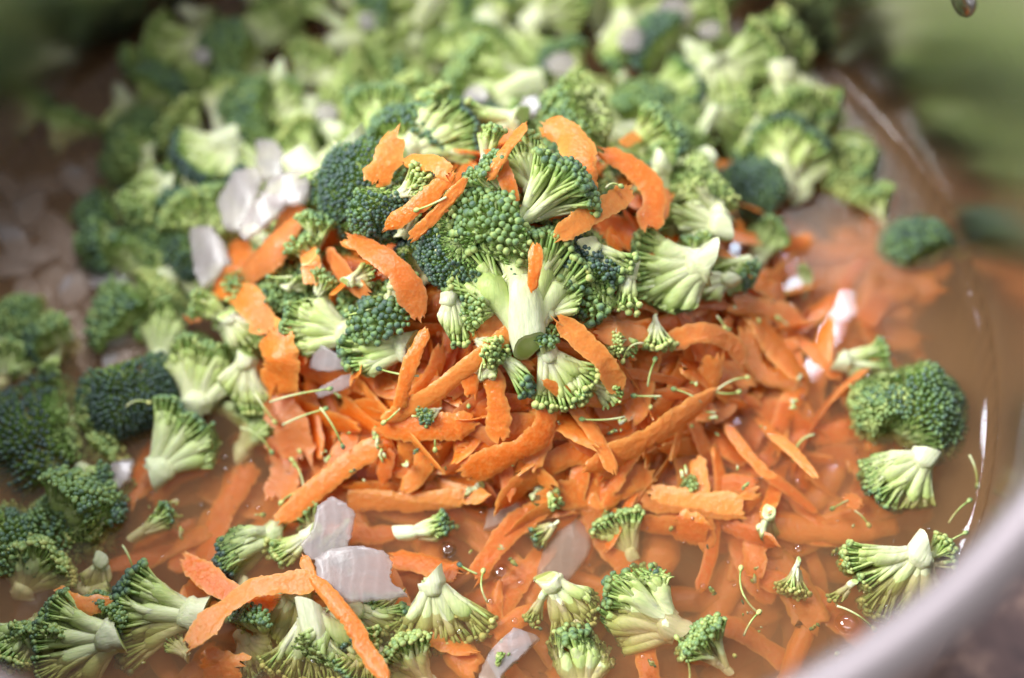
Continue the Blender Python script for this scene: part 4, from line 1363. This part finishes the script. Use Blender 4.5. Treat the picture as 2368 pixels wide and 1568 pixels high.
BITS = [
    (1505, 865, 60, 75, 0.15, 0.5, 0.8, 0.62, 'single green bud on an upright stem on the carrots, middle right'),
    (1398, 967, 95, 182, 0.05, 0.62, 0.9, 0.62, 'single dark bud lying sideways with stem to the right on the carrots'),
    (1500, 916, 60, 178, 0.0, 0.62, 0.9, 0.62, 'single dark bud with short stem just above the long slanted carrot'),
    (1592, 916, 70, 155, -0.1, 0.62, 0.9, 0.62, 'single green bud at the upper end of the long slanted carrot'),
    (1378, 885, 62, -35, 0.15, 0.25, 1.0, 0.65, 'pale stem with small bud beside the bright carrot curl'),
    (1465, 812, 60, 215, -0.5, 0.2, 1.0, 0.72, 'hooked pale stem with round yellow bud above the carrots'),
    (1690, 888, 80, 20, 0.2, 0.1, 1.0, 0.6, 'forked cream stem lying on the right of the heap'),
    (1672, 905, 70, -5, -0.15, 0.1, 1.0, 0.6, 'second cream stem under the forked cream stem'),
    (1120, 845, 66, 70, 0.2, 0.5, 0.8, 0.75, 'small green bud on bent stem above the vertical carrot strip'),
    (915, 950, 70, 225, 0.1, 0.5, 0.8, 0.72, 'green bud at the left end of the long diagonal carrot'),
    (1006, 1015, 40, -92, 0.0, 0.55, 0.8, 0.5, 'single green bud hanging below the flat carrot slice'),
    (960, 962, 16, 0, 0.0, 0.2, 0.8, 0.6, 'round yellow bud lying on the flat carrot slice'),
    (700, 965, 110, 20, 0.05, 0.5, 0.8, 0.75, 'long thin stem crossing the wet carrot sheet'),
    (765, 985, 100, -58, 0.15, 0.55, 0.8, 0.65, 'thin stem ending in a dark bud right of the wet carrot sheet'),
    (690, 915, 150, 12, 0.05, 0.4, 0.9, 0.8, 'long pale stem across the foot of the glossy carrot leaf'),
    (610, 940, 80, -50, 0.05, 0.3, 1.0, 0.75, 'slanting pale stem below the fluted pale floret'),
    (590, 1015, 95, -40, 0.2, 0.45, 0.8, 0.5, 'curved stem with green bud at the edge of the broth'),
    (690, 1100, 75, 110, -0.15, 0.35, 0.9, 0.4, 'pale bent stem on the wet carrot sheet near the thick strip'),
    (680, 1150, 55, 200, -0.3, 0.4, 0.9, 0.35, 'small curled green stem at the foot of the wet carrot sheet'),
    (1085, 1318, 40, 150, 0.1, 0.65, 0.8, 0.2, 'dark bud with thin stem beside the folded wet carrot in the broth'),
    (1122, 1360, 70, 100, 0.25, 0.4, 0.8, 0.12, 'thin hooked stem floating left of the round bubble'),
    (295, 1288, 62, -65, 0.1, 0.2, 0.8, 0.12, 'pale yellow bud with stem floating at the lower left'),
    (1735, 1370, 110, 110, 0.35, 0.15, 1.0, 0.12, 'long curved cream stem floating at the lower right'),
    (1735, 1445, 60, 60, 0.1, 0.1, 1.0, 0.12, 'short cream stem end joined below the long curved stem'),
    (1860, 1030, 75, 230, -0.35, 0.35, 0.8, 0.15, 'curled thin stem at the right foot of the heap'),
    (2215, 1185, 70, 50, 0.1, 0.3, 0.8, 0.12, 'thin stem floating between the right crown and the near rim'),
    (2250, 1085, 70, -80, 0.1, 0.4, 0.8, 0.12, 'thin green stem against the right wall under the crown'),
    (2195, 1255, 80, 35, 0.05, 0.25, 0.9, 0.25, 'thin stem with pale bud pointing up by the near rim'),
    (1975, 1425, 90, -35, 0.1, 0.1, 1.0, 0.15, 'pale stem floating by the bubble at the near rim'),
    (715, 600, 45, 30, -0.5, 0.4, 0.9, 0.95, 'tiny hooked stem on the pale carrot sheets'),
    (650, 640, 60, 175, 0.1, 0.55, 0.8, 0.95, 'tiny dark bud with stem on the pale carrot sheets'),
    (600, 600, 30, 100, 0.0, 0.45, 0.8, 0.95, 'tiny green bud on the largest pale carrot sheet'),
    (965, 430, 60, 40, 0.2, 0.15, 1.0, 1.25, 'pale yellow bud stem on the upper slanted carrot'),
    (1000, 470, 70, 200, 0.1, 0.15, 1.0, 1.25, 'pale bud stem between the two slanted carrots'),
    (1415, 432, 34, 20, 0.4, 0.15, 1.0, 1.35, 'tiny hooked pale stem on the bent carrot strip'),
    (850, 715, 100, 195, 0.05, 0.5, 0.9, 0.9, 'thin stem lying across the bluish green bud clump'),
    (925, 610, 80, -30, 0.15, 0.55, 0.9, 0.75, 'thin dark stem left of the hanging stem fan'),
    (1055, 640, 90, -75, 0.05, 0.6, 0.8, 0.8, 'thin straight green stem hanging in the hollow left of the central floret'),
    (1010, 560, 60, 85, 0.0, 0.4, 1.0, 0.9, 'pointed pale leaf tip standing above the hollow'),
    (925, 862, 90, 172, 0.05, 0.7, 0.8, 0.75, 'thick dark bud with stem behind the narrow carrot strip'),
    (595, 1190, 12, 0, 0, 0.3, 0.8, 0.1, 'round green bud floating above the dark beaded floret'),
    (1665, 742, 30, -50, 0, 0.1, 1.0, 0.6, 'cream crumb below the fluted floret'),
    (1710, 830, 26, 60, 0, 0.1, 1.0, 0.55, 'cream crumb on the right slope'),
    (1812, 745, 26, 150, 0, 0.1, 1.0, 0.55, 'pale crumb on the wet carrot at the right shoulder'),
    (1580, 1535, 110, 100, -0.2, 0.3, 0.9, 0.08, 'stringy stem floating below the white stalked floret'),
    (315, 935, 50, 15, 0.3, 0.05, 1.0, 0.95, 'pale crumb lying on the bluish black crown'),
    (1945, 1165, 36, 210, 0, 0.75, 0.6, 0.1, 'dark bud floating left of the tiny carrot chip'),
    (1990, 1195, 40, -50, 0.1, 0.1, 1.0, 0.1, 'white stem bit floating below the tiny carrot chip'),
]
for q in BITS:
    bit(*q)
rng = np.random.default_rng(5)
CRUMBS = []
for k in range(8):
    r = np.random.default_rng(8800 + k)
    b = MB()
    q = r.integers(1, 4)
    for _ in range(q):
        v = BUD_V * r.uniform(0.03, 0.06) * np.array([r.uniform(0.6, 1.3), r.uniform(0.4, 1), r.uniform(0.8, 2.4)])
        v = v + r.normal(0, 0.006, v.shape)
        b.add(v @ frame_z(r.normal(size=3)).T + r.normal(0, 0.045, 3), BUD_F, BUD_T, r.uniform())
    CRUMBS.append(b.mesh('broccoli_crumb', M_BUD if k % 2 else M_STALK))


def crumb(vx, vy, dz, label, group):
    P = on(vx, vy, dz)
    o = link('broccoli_crumb', CRUMBS[int(rng.integers(8))], None, (float(rng.uniform(0.1, 0.7)), 0.9, 0.5, 1))
    o.location = P * S
    o.rotation_euler = tuple(rng.uniform(0, 6.28, 3))
    tag(o, label, 'broccoli crumb', group)


for k in range(170):
    vx, vy = rng.uniform(560, 1850), rng.uniform(420, 1120)
    if vy < 900 - 0.25 * vx + 200: continue
    crumb(vx, vy, 0.42, 'tiny loose broccoli crumb sprinkled over the heap of carrots', 'broccoli crumbs on the heap')
for k in range(60):
    crumb(rng.uniform(330, 2000), rng.uniform(1150, 1540), 0.03, 'tiny broccoli crumb floating on the broth in front', 'broccoli crumbs on the broth')

# ------------------------------------------------------------------ bubbles and added glint bubbles on the broth
BUBS = {}


def bubble(vx, vy, r, label, group=None):
    key = round(r, 2)
    if key not in BUBS:
        b = MB(); n = 24
        a = np.linspace(0, 2 * np.pi, n, endpoint=False)
        prof = [(r * 1.25, -0.02), (r * 1.06, 0.02 * r), (r, 0.12 * r), (r * 0.95, 0.22 * r), (r * 0.85, 0.36 * r), (r * 0.7, 0.48 * r), (r * 0.48, 0.57 * r), (r * 0.25, 0.62 * r), (r * 0.03, 0.64 * r)]
        b.add([(q * math.cos(x), q * math.sin(x), h) for q, h in prof for x in a], [grid_faces(len(prof), n, True), np.arange(n) + (len(prof) - 1) * n])
        BUBS[key] = b.mesh('bubble', M_BUBBLE)
    P = on(vx, vy, z=0.02)
    o = link('bubble', BUBS[key]); o.location = P * S
    tag(o, label, 'bubble', group)


bubble(1158, 1322, 0.17, 'round bubble on the broth beside the folded wet carrot')
bubble(1958, 1440, 0.21, 'largest round bubble on the broth at the near rim')
bubble(1845, 1268, 0.10, 'small bubble on the broth at the lower right of the heap')
bubble(1035, 1270, 0.16, 'bubble on the broth under the slim floating floret')
rng = np.random.default_rng(21)
for k in range(110):  # tiny domes added to stand in for white glints of the broth's meniscus
    if k < 70: vx, vy = rng.uniform(330, 2150), rng.uniform(1100, 1540)
    elif k < 95: vx, vy = rng.uniform(440, 720), rng.uniform(1010, 1220)
    else: vx, vy = rng.uniform(1850, 2180), rng.uniform(760, 1250)
    P = on(vx, vy, z=0.0)
    if math.hypot(P[0], P[1]) > 12.6 or float(mound(P[0], P[1])) > 0.35: continue
    bubble(vx, vy, float(rng.choice([0.03, 0.04, 0.05, 0.07])), 'tiny bubble added to catch a glint on the broth surface', 'added glint bubbles on the broth')


# ------------------------------------------------------------------ labels of the many: by their nearest landmark
LAND = [('thick central stalk', 1235, 745), ('top bud cluster', 1135, 505), ('big fluted floret', 1545, 645), ('bright smooth carrot curl', 1370, 815), ('longest diagonal carrot strip', 1040, 885),
        ('vertical grainy carrot strip', 1150, 935), ('long slanted carrot strip', 1490, 1010), ('wide wet carrot slab', 1795, 805), ('arched pale carrot strip', 1640, 775), ('forked hanging carrot strip', 1190, 1045),
        ('level dark carrot strip', 1380, 1130), ('glistening carrot slab', 1610, 1165), ('cream floret half', 1292, 868), ('thick leaning carrot strip', 760, 1110), ('glossy carrot leaf', 640, 840),
        ('large onion chunk', 820, 1330), ('dark beaded floret', 570, 1262), ('two lobed floret', 1010, 1430), ('white stalked floret', 1480, 1412), ('folded wet carrot strip', 1175, 1240),
        ('large round crown', 2130, 925), ('right wall crown', 2130, 545), ('near rim floret', 2085, 1345), ('crossed carrot strips', 580, 1390), ('slim floating floret', 357, 1212),
        ('bluish black crown', 305, 945), ('deeply fluted floret', 470, 865), ('bright green crown', 375, 545), ('white onion slab', 555, 460), ('large dark crown', 800, 455), ('rounded blurred crown', 565, 255),
        ('forked white stalk', 1090, 115), ('cream yellow piece', 1378, 215), ('brightest pale fan', 1842, 225), ('yellow green crown', 1990, 370), ('white window reflection', 1870, 540), ('olive crown in shade', 335, 285),
        ('olive floret in shade', 400, 150), ('largest very dark crown', 85, 990), ('lower left corner floret', 175, 1495), ('long curved cream stem', 1735, 1390), ('broad upright carrots', 1330, 370), ('hollow', 770, 860),
        ('pale carrot sheets', 620, 610), ('small olive floret', 1440, 1240), ('far wall', 800, 10), ('far right wall', 1560, 20)]
WHAT = {'carrot': 'carrot shred', 'broccoli': 'broccoli piece', 'onion': 'onion piece', 'broccoli crumb': 'broccoli crumb', 'bubble': 'added glint bubble'}
ORD = ['', 'second ', 'third ', 'fourth ', 'fifth ', 'sixth ', 'seventh ', 'eighth ', 'ninth ', 'tenth ', 'eleventh ', 'twelfth ', 'thirteenth ', 'fourteenth ', 'fifteenth ', 'sixteenth ', 'seventeenth ', 'eighteenth ', 'nineteenth ', 'twentieth ']


def to_view(P):
    d = np.asarray(P, float) / S - C_POS
    z = d @ C_F
    k = W_V / (2 * math.tan(FOV / 2))
    return W_V / 2 + k * (d @ C_R) / z, H_V / 2 - k * (d @ C_U) / z


bpy.context.view_layer.update()
boxes = {}
for o in list(COL.objects):
    if o.parent is None and o.get('group') and o.get('category') in WHAT:
        P = o.matrix_world.translation
        if o['category'] == 'broccoli': P = P + o.matrix_world.to_3x3() @ Vector((0, 0, 0.7 * S))
        vx, vy = to_view(P)
        j = min(range(len(LAND)), key=lambda q: (LAND[q][1] - vx) ** 2 + (LAND[q][2] - vy) ** 2)
        dx, dy = vx - LAND[j][1], vy - LAND[j][2]
        side = ('to the right of' if dx > 0 else 'to the left of') if abs(dx) > abs(dy) else ('below' if dy > 0 else 'above')
        g = o['group']
        where = 'submerged ' if 'submerged' in g or 'sunk' in g else ('blurred ' if 'blurred' in g else ('floating ' if 'on the broth' in g else ('shaded ' if 'shaded' in g or 'between the dark' in g or 'lower left' in g else 'loose ')))
        boxes.setdefault((where, WHAT[o['category']], side, LAND[j][0]), []).append((math.hypot(dx, dy), o))
for (where, what, side, land), lst in boxes.items():
    lst.sort(key=lambda q: q[0])
    for r, (_, o) in enumerate(lst):
        o['label'] = f"{ORD[min(r, 19)]}{'nearest ' if len(lst) > 1 else ''}{where}{what} {side} the {land}"
